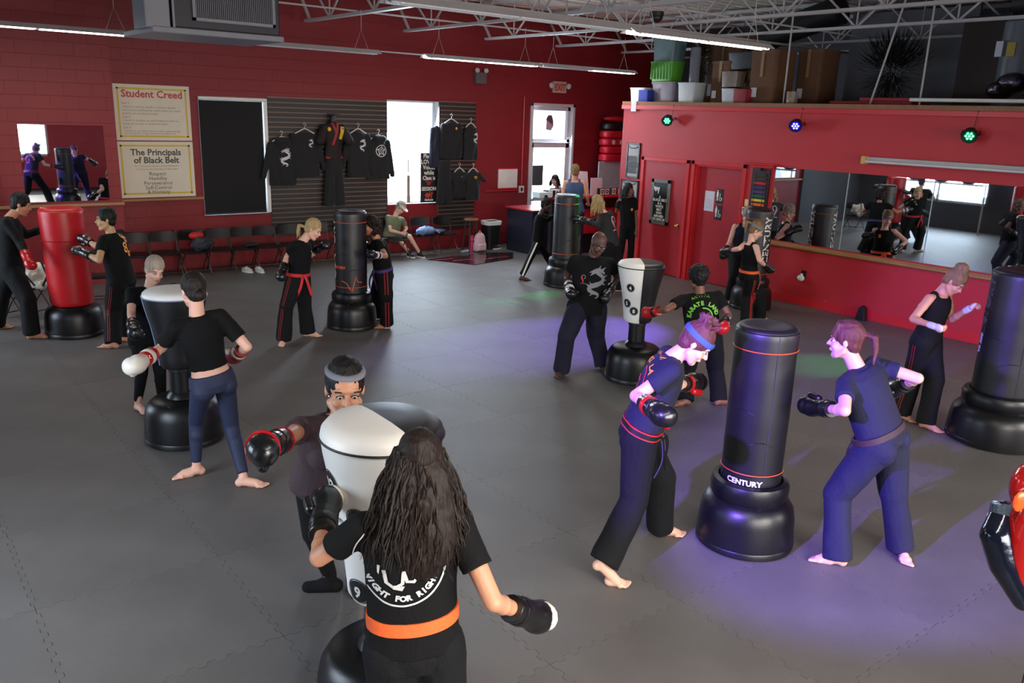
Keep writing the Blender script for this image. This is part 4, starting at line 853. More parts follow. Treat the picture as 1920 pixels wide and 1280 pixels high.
t = frame_on(11.47, 10.98, .98, 1.86, OX-.005, 'framed_poster', 'silver framed black poster hung on the left office door', SILV, BLACK, .07)
for i, (tx, s) in enumerate((('A', .06), ('BLACK BELT', .068), ('IS A', .06), ('WHITE', .065), ('BELT', .065), ('WHO', .06), ('REFUSED', .062), ('TO GIVE UP', .062))): text_on('lettering', tx, s, (OX-.03, 11.225, 1.50-i*.063), UY, Z3, WHITE, t, .003)
v, f = ribbon2d([(-.13, .05), (-.04, 0), (.03, .02), (.02, -.08)], [.03, .09, .07, .02]); b = B(); place2d(b, v, f, (OX-.03, 11.30, 1.66), UY, Z3, (-1, 0, 0), .001); link('kick_emblem', b, PRW, t)
DX = OX+.10
t = thing('door_notice', (DX, 10.1, 1.3), 'white paper notice taped on the right office door', 'notice'); link('sheet', B().box((DX-.004, 10.0, 1.36), (DX-.0, 10.22, 1.73)), PAP, t)
for i in range(5): link('text_line', B().box((DX-.006, 10.04, 1.42+i*.035), (DX-.004, 10.18, 1.428+i*.035)), mat('pink_print', (190, 150, 160), .6), t)
t = thing('restroom_sign', (DX, 9.85, 1.2), 'black restroom sign with white figures on the right office door', 'sign')
for k, z in enumerate((1.52, 1.22)):
    link('sign_plate', B().box((DX-.006, 9.80, z), (DX, 9.96, z+.27)), BLACK, t); b = B()
    b.ball((DX-.008, 9.925, z+.235), (.002, .014, .016), 8).box((DX-.009, 9.905, z+.12), (DX-.006, 9.945, z+.215)).box((DX-.009, 9.912, z+.05), (DX-.006, 9.922, z+.12)).box((DX-.009, 9.928, z+.05), (DX-.006, 9.938, z+.12)); link('standing_figure', b, WHITE, t)
    pts = [(DX-.008, 9.85+.032*math.cos(a), z+.085+.032*math.sin(a)) for a in np.linspace(2.2, 6.8, 12)]; link('wheelchair_figure', B().tube(pts, .005, 5).tube([(DX-.008, 9.868, z+.16), (DX-.008, 9.862, z+.10), (DX-.008, 9.835, z+.10), (DX-.008, 9.825, z+.06)], .006, 5).ball((DX-.008, 9.868, z+.175), (.002, .011, .012), 8), WHITE, t)
# switch, thermostat, belt display
y0 = onright(1399, 370)[1]; t = thing('thermostat', (OX, y0, 1.4), 'white thermostat with a dark screen right of the office doors', 'thermostat'); link('case', B().box((OX-.03, y0-.06, 1.40), (OX, y0+.07, 1.53)), WHITE, t, bevel=.006); link('screen', B().box((OX-.032, y0-.02, 1.46), (OX-.03, y0+.03, 1.51)), DARK, t)
t = thing('light_switch', (OX, y0-.02, 1.56), 'cream light switch above the thermostat', 'switch'); link('switch_plate', B().box((OX-.008, y0-.065, 1.55), (OX, y0+.02, 1.67)), mat('cream_plastic', (225, 205, 140), .4), t, bevel=.003); link('toggle', B().box((OX-.018, y0-.03, 1.60), (OX-.008, y0-.015, 1.625)), WHITE, t)
ya, yb_, za, zb = rightrect(1411, 312, 1446, 383)
ya, yb_, za, zb = 9.12, 8.76, 1.46, 2.22
t = thing('belt_display', (OX, (ya+yb_)/2, za), 'framed display of rolled coloured belts left of the long mirror', 'belt display'); link('display_board', B().box((OX-.03, yb_, za), (OX, ya, zb)), mat('dark_board', (40, 20, 20), .5), t)
for i, c in enumerate(((46, 44, 40), (60, 38, 34), (190, 30, 36), (50, 50, 110), (82, 46, 110), (20, 92, 66), (222, 190, 50), (230, 96, 36), (215, 200, 200))):
    z = zb-.10-i*.074; link('belt', B().box((OX-.05, yb_+.05, z-.022), (OX-.03, ya-.05, z+.022)), mat('belt_colour_%d' % i, c, .7), t, bevel=.006)
for y in (yb_+.09, ya-.09): link('belt_tie', B().box((OX-.053, y-.005, za+.08), (OX-.05, y+.005, zb-.08)), DARK, t)
t = thing('wall_shelf', (OX, 8.95, 2.24), 'small red moulded shelf above the belt display', 'shelf'); link('shelf_board', B().box((OX-.16, 8.62, 2.29), (OX, 9.22, 2.315)), REDTRIM, t, bevel=.004); link('shelf_moulding', B().box((OX-.09, 8.70, 2.24), (OX, 9.14, 2.29)), REDTRIM, t, bevel=.01); link('belt_knob', B().box((OX-.08, 8.92, 2.19), (OX-.02, 8.98, 2.235)), DARK, t)
t = thing('wall_outlet', (OX, 7.9, .42), 'round white air freshener plugged in below the mirror rail', 'air freshener'); link('outlet_plate', B().box((OX-.008, 7.84, .46), (OX, 7.93, .60)), BLACK, t); link('freshener', B().ball((OX-.04, 7.91, .47), (.04, .07, .055), 14), WHITE, t, smooth=60); link('freshener_top', B().ball((OX-.04, 7.9, .53), (.025, .025, .02), 10), WHITE, t, smooth=60)
p = floorpt(1622, 598); t = thing('door_wedge', (p[0], p[1], 0), 'black wedge-shaped stand on the floor against the red baseboard', 'door wedge'); link('wedge', B().prism([(-.08, 0), (.08, 0), (.05, .2), (.0, .24), (-.04, .2)], (OX-.16, p[1], 0), (0, -1, 0), Z3, (1, 0, 0), .1), DARK, t, bevel=.006)
# ---------------------------------------------------------------- storage on the mezzanine
MZ = 3.322
def crate(y, x, z, wy, wx, h, m, label, lid=None, grp='storage tubs and boxes on the mezzanine', taper=.9, name='storage_tub', ribs=0):
    t = thing(name, (x, y, z), label, 'storage tub' if name == 'storage_tub' else 'box', grp)
    b = B().loft([((x, y, z+a), np.array([wx/2*s, 0, 0]), np.array([0, wy/2*s, 0])) for a, s in ((0, taper), (h*.93, 1), (h*.93, 1.05), (h, 1.05))], 24, power=9); link('tub_body' if name == 'storage_tub' else 'box_body', b, m, t, smooth=30)
    if lid: link('lid', B().loft([((x, y, z+h+a), np.array([wx/2*s, 0, 0]), np.array([0, wy/2*s, 0])) for a, s in ((.001, 1.07), (.02, 1.07), (.03, 1.0))], 24, power=9), lid, t, smooth=30)
    for i in range(ribs): yy = y+wy*(-.42+.84*i/(ribs-1)); link('rib', B().box((x-wx/2*1.02, yy-.012, z+h*.1), (x-wx/2*.93, yy+.012, z+h*.9)), m, t)
    return t
TW = mat('translucent_white_tub', (186, 190, 192), .4); TG = mat('lime_green_tub', (84, 158, 50), .4); TGR = mat('grey_clear_tub', (130, 122, 134), .4, var=.4, vs=4, col2=(90, 80, 92)); TT = mat('teal_clear_tub', (110, 130, 130), .4, vs=5, col2=(60, 90, 96)); CBD = mat('cardboard', (98, 66, 42), .8, var=.2)
def mb(px, py, x=12.95): return at(px, py, 0, x)
crate(12.22, 12.9, MZ, .42, .40, .27, TW, 'white tub at the far left end of the mezzanine edge'); crate(11.98, 12.72, MZ, .26, .2, .22, mat('blue_cloth_bag', (30, 50, 150), .6), 'blue bag between the white and grey tubs on the mezzanine', name='storage_box', taper=1.)
crate(11.62, 13.0, MZ, .60, .44, .36, TGR, 'grey see-through tub under the lime green crate', TGR); crate(11.72, 13.0, MZ+.395, .56, .42, .37, TG, 'lime green crate stacked on the grey tub', ribs=7); crate(11.7, 13.0, MZ+.77, .56, .42, .42, TT, 'teal see-through tub stacked on the lime green crate', TT)
crate(10.98, 12.9, MZ, .42, .36, .36, TW, 'white tub holding a clear roll, right of the grey tub'); crate(10.0, 12.9, MZ, .33, .3, .25, TW, 'white tub left of the red box'); crate(9.72, 12.85, MZ, .27, .28, .24, mat('red_box_card', (140, 30, 44), .6), 'small dark red box right of the white tub', name='storage_box', taper=1.)
for (y, x, z, wy, wx, h, lb) in ((10.45, 13.3, MZ, .45, .5, .75, 'leaning cardboard box behind the white tubs'), (9.42, 13.2, MZ, .55, .6, .90, 'large cardboard box in the middle of the mezzanine pile'), (9.0, 13.95, MZ, .5, .6, .95, 'dark cardboard box right of the large one'), (9.9, 13.4, MZ+.27, .5, .4, .32, 'cardboard box above the red box'), (10.9, 13.95, MZ, .9, .6, 1.25, 'tall cardboard box at the back of the mezzanine pile'), (8.72, 12.85, MZ, .16, .12, .2, 'small beige box on the mezzanine edge')):
    tt = crate(y, x, z, wy, wx, h, CBD if 'beige' not in lb else mat('beige_card', (150, 136, 120), .8), lb, name='storage_box', taper=1.)
    link('box_tape', B().box((x-wx/2*1.06, y-.03, z+h*.5), (x-wx/2*1.04, y+.03, z+h*1.0)), mat('tape', (140, 110, 76), .4), tt); link('shipping_label', B().box((x-wx/2*1.065, y+wy*.12, z+h*.12), (x-wx/2*1.05, y+wy*.34, z+h*.3)), PAP, tt)
crate(10.1, 13.0, MZ+.285, .36, .3, .27, mat('clear_bag', (140, 126, 112), .3, vs=9, col2=(90, 80, 70)), 'clear container on top of the white tub', name='storage_tub')
crate(10.0, 13.3, MZ+.60, .7, .5, .3, mat('black_tub', (24, 24, 24), .4), 'black tub with a green label above the clear container', name='storage_tub')
t = thing('plastic_roll', (12.95, 10.98, MZ+.36), 'clear rolled plastic standing in the white tub', 'roll'); link('roll', B().tube([(12.95, 10.98, MZ+.05), (12.98, 11.02, MZ+1.0)], .10, 16), mat('clear_film', (110, 112, 120), .15), t, smooth=50)
def shrub(name, c, r, n, m, label, cat, L=.12, seed=1):
    R = random.Random(seed); b = B()
    for i in range(n):
        d = unit(np.array([R.gauss(0, 1), R.gauss(0, 1), R.gauss(0, 1)])); p = np.array(c)+d*np.array(r)*R.uniform(.3, 1); q = p+unit(d+np.array([0, 0, .4]))*L; s = unit(np.cross(d, (0, 0, 1.))+1e-6)*.012
        b.add([p-s, p+s, q], [(0, 1, 2)])
    return tag(link(name, b, m), label, cat, kind='stuff')
GRN = mat('dark_garland', (24, 34, 18), .6, col2=(70, 66, 20), vs=8)
shrub('garland', (13.5, 11.28, 4.2), (.15, .10, .45), 900, GRN, 'dark green artificial garland beside the teal tub', 'garland', seed=2)
shrub('artificial_tree', (14.2, 7.75, 4.0), (.5, .6, .5), 1500, mat('black_green_needles', (10, 16, 12), .8), 'dark artificial tree lying on the mezzanine in front of the grey panel', 'artificial tree', .2, seed=3)
t = thing('wall_panel', (15.2, 7.6, MZ), 'large grey board leaning at the back of the mezzanine', 'board'); link('board', B().box((15.2, 6.9, MZ), (15.26, 9.2, 5.0)), mat('grey_board', (104, 104, 110), .6), t)
t = thing('cabinet', (14.8, 6.6, MZ), 'dark brown cabinet on the mezzanine beside the grey board', 'cabinet'); link('cabinet_body', B().box((14.6, 6.0, MZ), (15.2, 6.85, 4.75)), mat('dark_brown_panel', (52, 36, 30), .6), t); link('cabinet_door', B().box((14.58, 6.05, MZ+.05), (14.6, 6.8, 4.7)), mat('dark_brown_panel', (52, 36, 30), .6), t)
t = thing('water_heater', (14.2, 5.75, MZ), 'grey cylindrical tank with a yellow label on the mezzanine', 'water heater'); link('tank', B().lathe((14.2, 5.75, MZ), [(.28, 0), (.28, 1.25), (.2, 1.32), (.001, 1.34)], 28), mat('grey_tank', (100, 104, 112), .35), t, smooth=40)
link('tank_label', B().box((13.90, 5.72, MZ+.75), (13.92, 5.84, MZ+.95)), mat('yellow_label', (170, 150, 40), .5), t); link('tank_notice', B().box((13.90, 5.9, MZ+.75), (13.92, 6.0, MZ+.97)), PAP, t)
t = thing('spiral_duct', (13.6, 4.55, MZ), 'crumpled silver foil duct at the right edge above the office wall', 'duct')
b = B(); z = MZ+.1; pr = []
while z < 4.4: pr += [(.20, z-MZ), (.225, z-MZ+.02)]; z += .045
link('foil_duct', B().lathe((13.3, 5.02, MZ), pr, 24), mat('crumpled_foil', (190, 185, 215), .2, 1., bump=.5, bs=8), t, smooth=60)
link_blob('foil_bundle', B().ball((13.5, 5.5, MZ+.35), (.25, .22, .15), 12).ball((13.6, 5.7, MZ+.25), (.2, .2, .14), 12), .03, mat('crumpled_foil_dark', (110, 108, 120), .25, 1., bump=1., bs=14), t, 0)
t = thing('red_mat_roll', (13.6, 7.3, MZ), 'folded red mats lying on the mezzanine floor', 'mat'); link('mat_fold', B().box((13.0, 6.7, MZ), (13.6, 8.1, MZ+.06)), mat('red_mat', (150, 22, 28), .5), t, bevel=.01); link('mat_fold', B().box((13.05, 6.75, MZ+.061), (13.5, 7.6, MZ+.12)), mat('red_mat', (150, 22, 28), .5), t, bevel=.01)
tag(link('white_rail', B().tube([(12.75, 6.6, MZ+.08), (12.75, 2.6, MZ+.06)], .028, 10), WHITE, smooth=50), 'long white pipe lying along the mezzanine edge', 'pipe')
for (x, y, lb) in ((12.95, 8.95, 'thin steel pole rising from the mezzanine left of the dark tree'), (12.95, 7.35, 'slanted thin steel pole rising behind the red mats'), (12.95, 6.55, 'thin steel pole rising beside the white pipe end')):
    tag(link('steel_pole', B().tube([(x, y, MZ), (x, y-.35 if 'slanted' in lb else y, 4.9)], .016, 8), STEEL, smooth=50), lb, 'pole')
tag(link('dark_duct', B().tube([(14.15, -2, 4.92), (14.15, 5.0, 4.92), (14.2, 5.9, 4.86)], .24, 20), mat('black_duct', (16, 16, 18), .5), smooth=50), 'fat black duct under the joists at the upper right', 'duct')
tag(link('dark_duct', B().tube([(14.9, 11.9, 4.0), (14.8, 10.6, 4.7), (14.8, 9.2, 5.04)], .26, 20), mat('black_duct', (16, 16, 18), .5), smooth=50), 'black sagging duct bundle above the crates', 'duct')
tag(link('dome_camera', B().ball((9.55, 8.9, 4.42), (.09, .09, .075), 14).lathe((9.55, 8.9, 4.44), [(.1, 0), (.1, .06)], 20), DARK, smooth=50), 'small dark dome camera under the joists near the top of the picture', 'camera')
tag(link('white_card', B().box((OX-.05, 12.02, 3.13), (OX-.046, 12.16, 3.34)), PAP), 'small white card hanging over the mezzanine edge at its left end', 'card')
# ---------------------------------------------------------------- things seen only in the mirrors
for k in range(3):
    x, y = -.9, 8.0+k*.9; t, b1 = cyl_bag(x, y, ('nearest', 'middle', 'farthest')[k]+' of the red bags stored along the left windows, seen in the long mirror', rb=.22, R=.33, H=1.5, m=VR, grp='red bags along the left windows', lines=False)
for k in range(3): 
    p = (-.9, 11.3+k*.8, 1.75); t = thing('exercise_ball', p, ('first', 'second', 'third')[k]+' grey exercise ball on the rack before the left windows', 'ball', 'exercise balls on the rack'); link('ball', B().ball((p[0], p[1], p[2]), .33, 20, m=14), mat('grey_ball', (50, 50, 56), .4), t, smooth=80); link('ball_valve', B().ball((p[0]+.33, p[1], p[2]), .02, 8), DARK, t)
t = thing('ball_rack', (-.9, 12.1, 0), 'steel rack carrying the grey exercise balls before the left windows', 'rack'); 
for y in (10.8, 13.4): link('rack_post', B().tube([(-.9, y, 0), (-.9, y, 1.42)], .025, 8), STEEL, t)
for x in (-1.08, -.72): link('rack_rail', B().tube([(x, 10.8, 1.42), (x, 13.4, 1.42)], .02, 8), STEEL, t)
# ---------------------------------------------------------------- inflated figure at the right edge
t = thing('inflated_figure', (4.25, 1.05, .75), 'glossy inflated figure with a red body and dark blue arm at the right edge', 'inflatable')
c = at(1962, 1015, 2, 1.22); d = unit(c-CAM); FO = mat('red_foil', (205, 22, 18), .18, .2, bump=.1, bs=5, coat=.6); FB = mat('dark_blue_foil', (20, 27, 44), .16, .5, bump=.25, bs=10, coat=.6)
def ap(px, py, dep): r = ray(px, py); return CAM+r*dep
UP_ = np.array([0, 0, 1.]); D0 = float((c-CAM)@fwd)
link_blob('red_body', B().ball(ap(1946, 1010, D0), (.155, .16, .34), 20, ax=(RGT, fwd, (0, 0, 1))).ball(ap(1938, 915, D0), (.10, .1, .13), 16), .014, FO, t, 3)
arm = [ap(1884, 962, D0+.04), ap(1870, 1005, D0+.02), ap(1884, 1058, D0+.02), ap(1918, 1125, D0+.02)]
link_blob('blue_arm', B().cap(arm[0], arm[1], .060, .075).cap(arm[1], arm[2], .075, .07).cap(arm[2], arm[3], .07, .05), .012, FB, t, 3)
link('cuff_band', B().loft([(arm[0]+UP_*z, RGT*.064, fwd*.064) for z in (-.01, .03, .05)], 20), mat('chrome_foil', (150, 170, 190), .15, .9, bump=.4, bs=14), t, smooth=60)
link('cuff_trim', B().tube([arm[0]+UP_*-.015+RGT*.067*math.cos(a)+fwd*.067*math.sin(a) for a in np.linspace(0, 2*PI, 20)], .006, 6), mat('pale_gold_foil', (210, 180, 140), .3, .5), t)
link('chest_spot', B().ball(ap(1912, 940, D0-.13), (.03, .012, .05), 12, ax=(RGT, fwd, (0, 0, 1))), mat('orange_foil', (230, 90, 40), .25, .2), t, smooth=60)
link('anchor_string', B().tube([ap(1958, 1100, D0), (*ap(1958, 1100, D0)[:2], .0)], .004, 5), DARK, t)
link('anchor_weight', B().lathe((*ap(1958, 1100, D0)[:2], 0), [(.1, 0), (.1, .06), (.03, .08)], 20), DARK, t, smooth=50)
# ---------------------------------------------------------------- people: poses
# joints seen in the photograph; the third number says nearer (-1) or farther (1)
PEOPLE = [
 dict(n=1, bf=(1,.15), hf=(.95,.2,-.3), hd=(36,384), nk=(17,405), pel=(22,500), aR=[(38,455,-1),(50,482,0)], aL=[(48,440,1),(82,430,0)], kR=(52,562), kL=(2,555), fR=(60,622), fL=(-8,604), s=1.04),
 dict(n=2, bf=(-.8,-.45), hf=(-.95,.1,0), hd=(201,412), nk=(208,436), pel=(226,520), aL=[(186,488,-1),(160,475,0)], aR=[(182,462,1),(165,452,0)], kL=(213,580), kR=(236,576), fL=(212,640), fR=(234,628), s=1.0),
 dict(n=3, bf=(.4,.9), hf=(.35,.9,-.35), hd=(288,506), nk=(281,538), pel=(278,632), aR=[(246,590,-1),(250,612,-1)], aL=[(318,590,-1),(322,560,-1)], kR=(266,697), kL=(300,697), fR=(259,755), fL=(304,752), s=.95),
 dict(n=4, bf=(-.25,-.95), hf=(-.35,-.9,-.2), hd=(364,546), nk=(368,590), pel=(398,712), aL=[(303,652,1),(273,672,-1)], aR=[(463,650,0),(447,661,0)], kL=(368,790), kR=(434,800), fL=(368,872), fR=(456,893), s=1.0),
 dict(n=5, bf=(.8,.5), hf=(.85,.3,-.45), hd=(585,430), nk=(566,450), pel=(560,517), aR=[(538,482,0),(530,505,0)], aL=[(582,478,0),(599,466,0)], kR=(537,575), kL=(571,570), fR=(531,632), fL=(577,619), s=.97),
 dict(n=6, bf=(-.95,.1), hf=(-.95,.15,-.1), hd=(698,423), nk=(707,447), pel=(719,508), aL=[(723,480,-1),(706,478,-1)], aR=[(700,472,1),(690,464,0)], kL=(724,558), kR=(706,550), fL=(725,604), fR=(706,588), s=.95),
 dict(n=7, bf=(.55,.8), hf=(.6,.6,-.7), hd=(750,389), nk=(741,405), pel=(733,440), sit=1, aR=[(732,432,-1),(752,437,-1)], aL=[(762,428,0),(757,436,-1)], kR=(748,449), kL=(768,443), fR=(768,474), fL=(787,474), s=.98),
 dict(n=8, bf=(.1,1), hf=(.1,.95,-.12), hd=(646,728), nk=(642,788), pel=(622,895), aR=[(548,816,-1),(514,831,0)], aL=[(700,850,-1),(700,850,-1)], kR=(588,1000), kL=(655,990), fR=(618,1082), fL=(662,1075), s=1.08, no=-.30, po=-.1),
 dict(n=9, bf=(-.15,-1), hf=(-.3,-.9,-.1), hd=(783,870), nk=(766,955), pel=(776,1200), aL=[(598,1045,1),(608,975,1)], aR=[(925,1128,0),(980,1147,0)], kL=(740,1360), kR=(840,1360), fL=(735,1490), fR=(850,1490), s=.98),
 dict(n=10, bf=(.95,.1), hf=(.9,.3,-.2), hd=(1022,384), nk=(1013,401), pel=(1008,452), aR=[(1024,414,0),(1040,404,0)], aL=[(1030,408,0),(1046,404,0)], kR=(993,486), kL=(1024,478), fR=(979,518), fL=(1034,502), s=.9),
 dict(n=11, bf=(0,-1), hf=(-.2,-1,-.1), hd=(1078,322), nk=(1077,337), pel=(1078,395), aL=[(1054,368,0),(1062,385,1)], aR=[(1100,366,0),(1103,380,1)], fat=(12.0, 13.1), s=1.05),
 dict(n=12, bf=(-.3,.9), hf=(-.5,.8,-.1), hd=(1041,338), nk=(1045,352), pel=(1048,392), aL=[(1060,370,0),(1045,376,-1)], aR=[(1032,370,0),(1040,376,-1)], fat=(13.35, 15.1), s=.93),
 dict(n=13, bf=(.4,.85), hf=(.8,.5,0), hd=(1178,356), nk=(1175,371), pel=(1177,424), aR=[(1156,396,0),(1160,380,-1)], aL=[(1192,408,0),(1193,432,0)], fat=(12.15, 11.72), s=.95),
 dict(n=14, bf=(-.85,-.4), hf=(-.8,-.5,-.2), hd=(1122,381), nk=(1134,398), pel=(1143,452), aL=[(1122,422,-1),(1104,416,0)], aR=[(1112,415,1),(1092,412,0)], kL=(1137,500), kR=(1158,498), fL=(1134,545), fR=(1163,538), s=.97),
 dict(n=15, bf=(.25,.95), hf=(.45,.75,-.45), hd=(1121,457), nk=(1112,481), pel=(1101,572), aR=[(1063,518,0),(1068,540,-1)], aL=[(1158,520,0),(1142,545,-1)], kR=(1063,630), kL=(1118,628), fR=(1053,688), fL=(1131,680), s=1.02),
 dict(n=16, bf=(-.2,-.95), hf=(-.5,-.85,-.2), hd=(1309,523), nk=(1312,549), pel=(1318,632), aL=[(1250,580,0),(1226,584,0)], aR=[(1366,592,0),(1360,606,-1)], kL=(1288,690), kR=(1342,690), fL=(1286,746), fR=(1349,746), s=.93),
 dict(n=17, bf=(.2,.9), hf=(.3,.8,-.2), hd=(1402,403), nk=(1399,421), pel=(1387,482), aR=[(1368,454,0),(1360,470,-1)], aL=[(1420,450,0),(1425,440,-1)], kR=(1378,520), kL=(1396,512), fR=(1368,557), fL=(1394,546), s=1.0),
 dict(n=18, bf=(.75,-.45), hf=(.8,-.1,-.4), hd=(1416,432), nk=(1408,454), pel=(1404,512), aR=[(1424,488,-1),(1437,500,1)], aL=[(1386,466,0),(1366,470,0)], kR=(1402,555), kL=(1424,553), fR=(1400,600), fL=(1424,592), s=.97),
 dict(n=19, bf=(.85,-.1), hf=(.75,.1,-.6), hd=(1299,644), nk=(1262,665), pel=(1201,806), aR=[(1192,742,-1),(1222,764,-1)], aL=[(1266,722,1),(1290,718,0)], kR=(1188,938), kL=(1240,895), fR=(1131,1046), fL=(1239,982), s=1.0, heel=1),
 dict(n=20, bf=(-.75,-.35), hf=(-.95,.0,-.05), hd=(1590,640), nk=(1607,687), pel=(1652,818), aL=[(1584,770,0),(1543,765,0)], aR=[(1721,709,0),(1692,722,0)], kL=(1570,925), kR=(1676,925), fL=(1572,1038), fR=(1690,1018), s=.97),
 dict(n=21, bf=(.8,.4), hf=(.7,.3,-.6), hd=(1786,528), nk=(1762,548), pel=(1738,632), aR=[(1712,598,-1),(1750,611,-1)], aL=[(1785,598,0),(1816,579,0)], kR=(1714,700), kL=(1752,710), fR=(1690,770), fL=(1736,788), s=.97),
]
def onray(px, py, P, L, sg, hint=None):
    d = unit(ray(px, py)); w = CAM-P; b = w@d; disc = b*b-(w@w-L*L); t0 = -b; dd = math.sqrt(disc) if disc > 0 else 0.
    if sg == 0 and dd > L*.55 and hint is not None:
        a, c = CAM+d*(t0-dd), CAM+d*(t0+dd); return a if (a-P)@hint > (c-P)@hint else c
    return CAM+d*(t0+sg*dd)
def depthpt(px, py, ref, off=0):
    h = unit(np.array([ref[0], ref[1], 0.])); d = ray(px, py); t = ((ref-CAM)@h+off)/(d@h); return CAM+d*t
UP = np.array([0, 0, 1.])
def pose(p):
    s = p['s']; J = {}
    if 'fat' in p: mid = np.array([*p['fat'], 0.])
    else:
        J['anL'] = floorpt(*p['fL'], .09*s); J['anR'] = floorpt(*p['fR'], (.20 if p.get('heel') else .09)*s); mid = (J['anL']+J['anR'])/2
    t = unit(np.array([-mid[0], -mid[1], 0.])); r = np.cross(-t, UP); f = unit(r*p['bf'][0]+t*p['bf'][1]); side = np.cross(UP, f)
    J['mid'] = np.array([mid[0], mid[1], 0.]); J['pel'] = depthpt(*p['pel'], mid, p.get('po', 0)); J['nk'] = depthpt(*p['nk'], mid, p.get('po', 0)+p.get('no', 0))
    sp = unit(J['nk']-J['pel']); sd = unit(side-sp*(side@sp)); fw = np.cross(sd, sp); J['sp'] = sp; J['sd'] = sd; J['fw'] = fw; J['f'] = f; J['t'] = t; J['r'] = r
    J['hd'] = depthpt(*p['hd'], J['nk'], 0)+f*.02
    hf = unit(r*p['hf'][0]+t*p['hf'][1]+UP*p['hf'][2]); U = unit((J['hd']-J['nk'])*3+UP*.5); U = unit(U-hf*(U@hf)); J['F'] = hf; J['U'] = U; J['S'] = np.cross(U, hf)
    wd = p.get('w', 1.)
    for k, q in (('L', 1), ('R', -1)):
        J['sh'+k] = J['nk']+sd*q*.165*s*wd-sp*.055*s; J['hp'+k] = J['pel']+sd*q*.085*s*wd-sp*.03
    if 'fat' in p:
        for k, q in (('L', 1), ('R', -1)): J['an'+k] = mid+side*q*.12+UP*.09; J['kn'+k] = (J['an'+k]+J['hp'+k])/2+f*.03
    else:
        for k in 'LR':
            h, a = J['hp'+k], J['an'+k]; d = unit(ray(*p['k'+k])); m = (h+a)/2; t0 = (m-CAM)@d
            J['kn'+k] = min((CAM+d*(t0+i*.01) for i in range(-60, 61)), key=lambda q: (np.linalg.norm(q-h)-.43*s)**2+(np.linalg.norm(q-a)-.41*s)**2-.02*((q-m)@f))
    for k in 'LR':
        (ex, ey, es), (wx, wy, ws) = p['a'+k]; J['el'+k] = onray(ex, ey, J['sh'+k], .28*s, es, -f-UP*.3); J['wr'+k] = onray(wx, wy, J['el'+k], .25*s, ws, f)
    return J
def folds(V, me, amp, k=28, seed=0, aniso=(1, 1, 1)):
    N = np.empty(len(V)*3, np.float32); me.vertex_normals.foreach_get('vector', N); N = N.reshape(-1, 3); R = np.random.RandomState(seed); h = np.zeros(len(V)); A = np.array(aniso)
    W = V+.03*np.sin(V[:, [1, 2, 0]]*13+seed)
    for i in range(5): d = R.normal(size=3); d /= np.linalg.norm(d); h += (1-2*np.abs(np.sin((W*A)@d*k*(.6+.25*i)+R.uniform(0, 6))))/(1+.5*i)
    return V+N*(amp*h/2.5)[:, None]
def cloth(name, b, voxel, m, t, amp=.005, k=26, seed=0, aniso=(1, 1, .45), smooth=3):
    me, V = blob(b, voxel, smooth); V = folds(V, me, amp, k, seed, aniso) if amp else V
    me.vertices.foreach_set('co', (V-np.array(t.location)).astype(np.float32).ravel()); me.name = name; me.polygons.foreach_set('use_smooth', np.ones(len(me.polygons), bool)); me.materials.clear(); me.materials.append(m); me.update()
    o = bpy.data.objects.new(name, me); C.objects.link(o); o.parent = t; return o
def skin(name, c): return mat('skin_'+name, c, .5, var=.1, vs=9, bump=.05, bs=90)
SK = dict(fair=skin('fair', (222, 172, 150)), tan=skin('tan', (196, 140, 110)), olive=skin('olive', (184, 126, 98)), brown=skin('brown', (118, 76, 56)), dark=skin('dark', (78, 50, 40)))
def hairm(n, a, b_): return mat('hair_'+n, a, .6, var=.3, vs=30, bump=.5, bs=55, spec=.3, col2=b_, stretch=(1, 1, .18))
HM = dict(black=hairm('black', (8, 7, 8), (22, 18, 18)), brown=hairm('brown', (13, 9, 8), (42, 29, 23)), blonde=hairm('blonde', (120, 96, 58), (204, 176, 124)), dkblonde=hairm('dark_blonde', (84, 62, 40), (150, 118, 78)), grey=hairm('grey', (110, 96, 84), (190, 176, 160)), auburn=hairm('auburn', (62, 30, 34), (112, 62, 58)))
BK = mat('black_jersey', (11, 11, 13), .9, var=.15, bump=.25, bs=70, spec=.25); NV = mat('navy_jersey', (18, 20, 42), .88, bump=.25, bs=70); NV_LIT = mat('blue_lit_jersey', (22, 23, 56), .85, bump=.25, bs=70); GI = mat('black_gi_cloth', (11, 12, 15), .88, bump=.3, bs=60, spec=.3); LEG = mat('blue_leggings', (30, 38, 68), .7, var=.15)  # the bluer jersey has the blue stage light put into its colour
OLV = mat('olive_shirt', (104, 112, 84), .85, bump=.2); PLUM = mat('plum_shirt', (62, 44, 50), .88, bump=.25, bs=60); KH = mat('khaki_shorts', (90, 84, 76), .85); NVT = mat('blue_tank', (58, 76, 112), .85, bump=.2)
GLB = mat('black_glove_leather', (15, 15, 17), .3, var=.1, spec=.6, coat=.15); GLR = mat('red_glove_leather', (186, 20, 28), .3, coat=.15); GLW = mat('white_glove_leather', (222, 216, 206), .4); GLG = mat('maroon_glove_leather', (122, 24, 30), .35); EYE = mat('eye_white', (210, 205, 200), .25); IRIS = mat('dark_iris', (20, 14, 12), .2); BROW = mat('eyebrow', (34, 24, 20), .8); LIP = mat('lips', (160, 84, 78), .45)
ORB = mat('orange_belt', (236, 100, 44), .7, bump=.2); RDB = mat('red_belt', (190, 36, 40), .7, bump=.2); PPB = mat('purple_belt', (62, 50, 110), .7); BRB = mat('brown_belt', (60, 40, 44), .7)
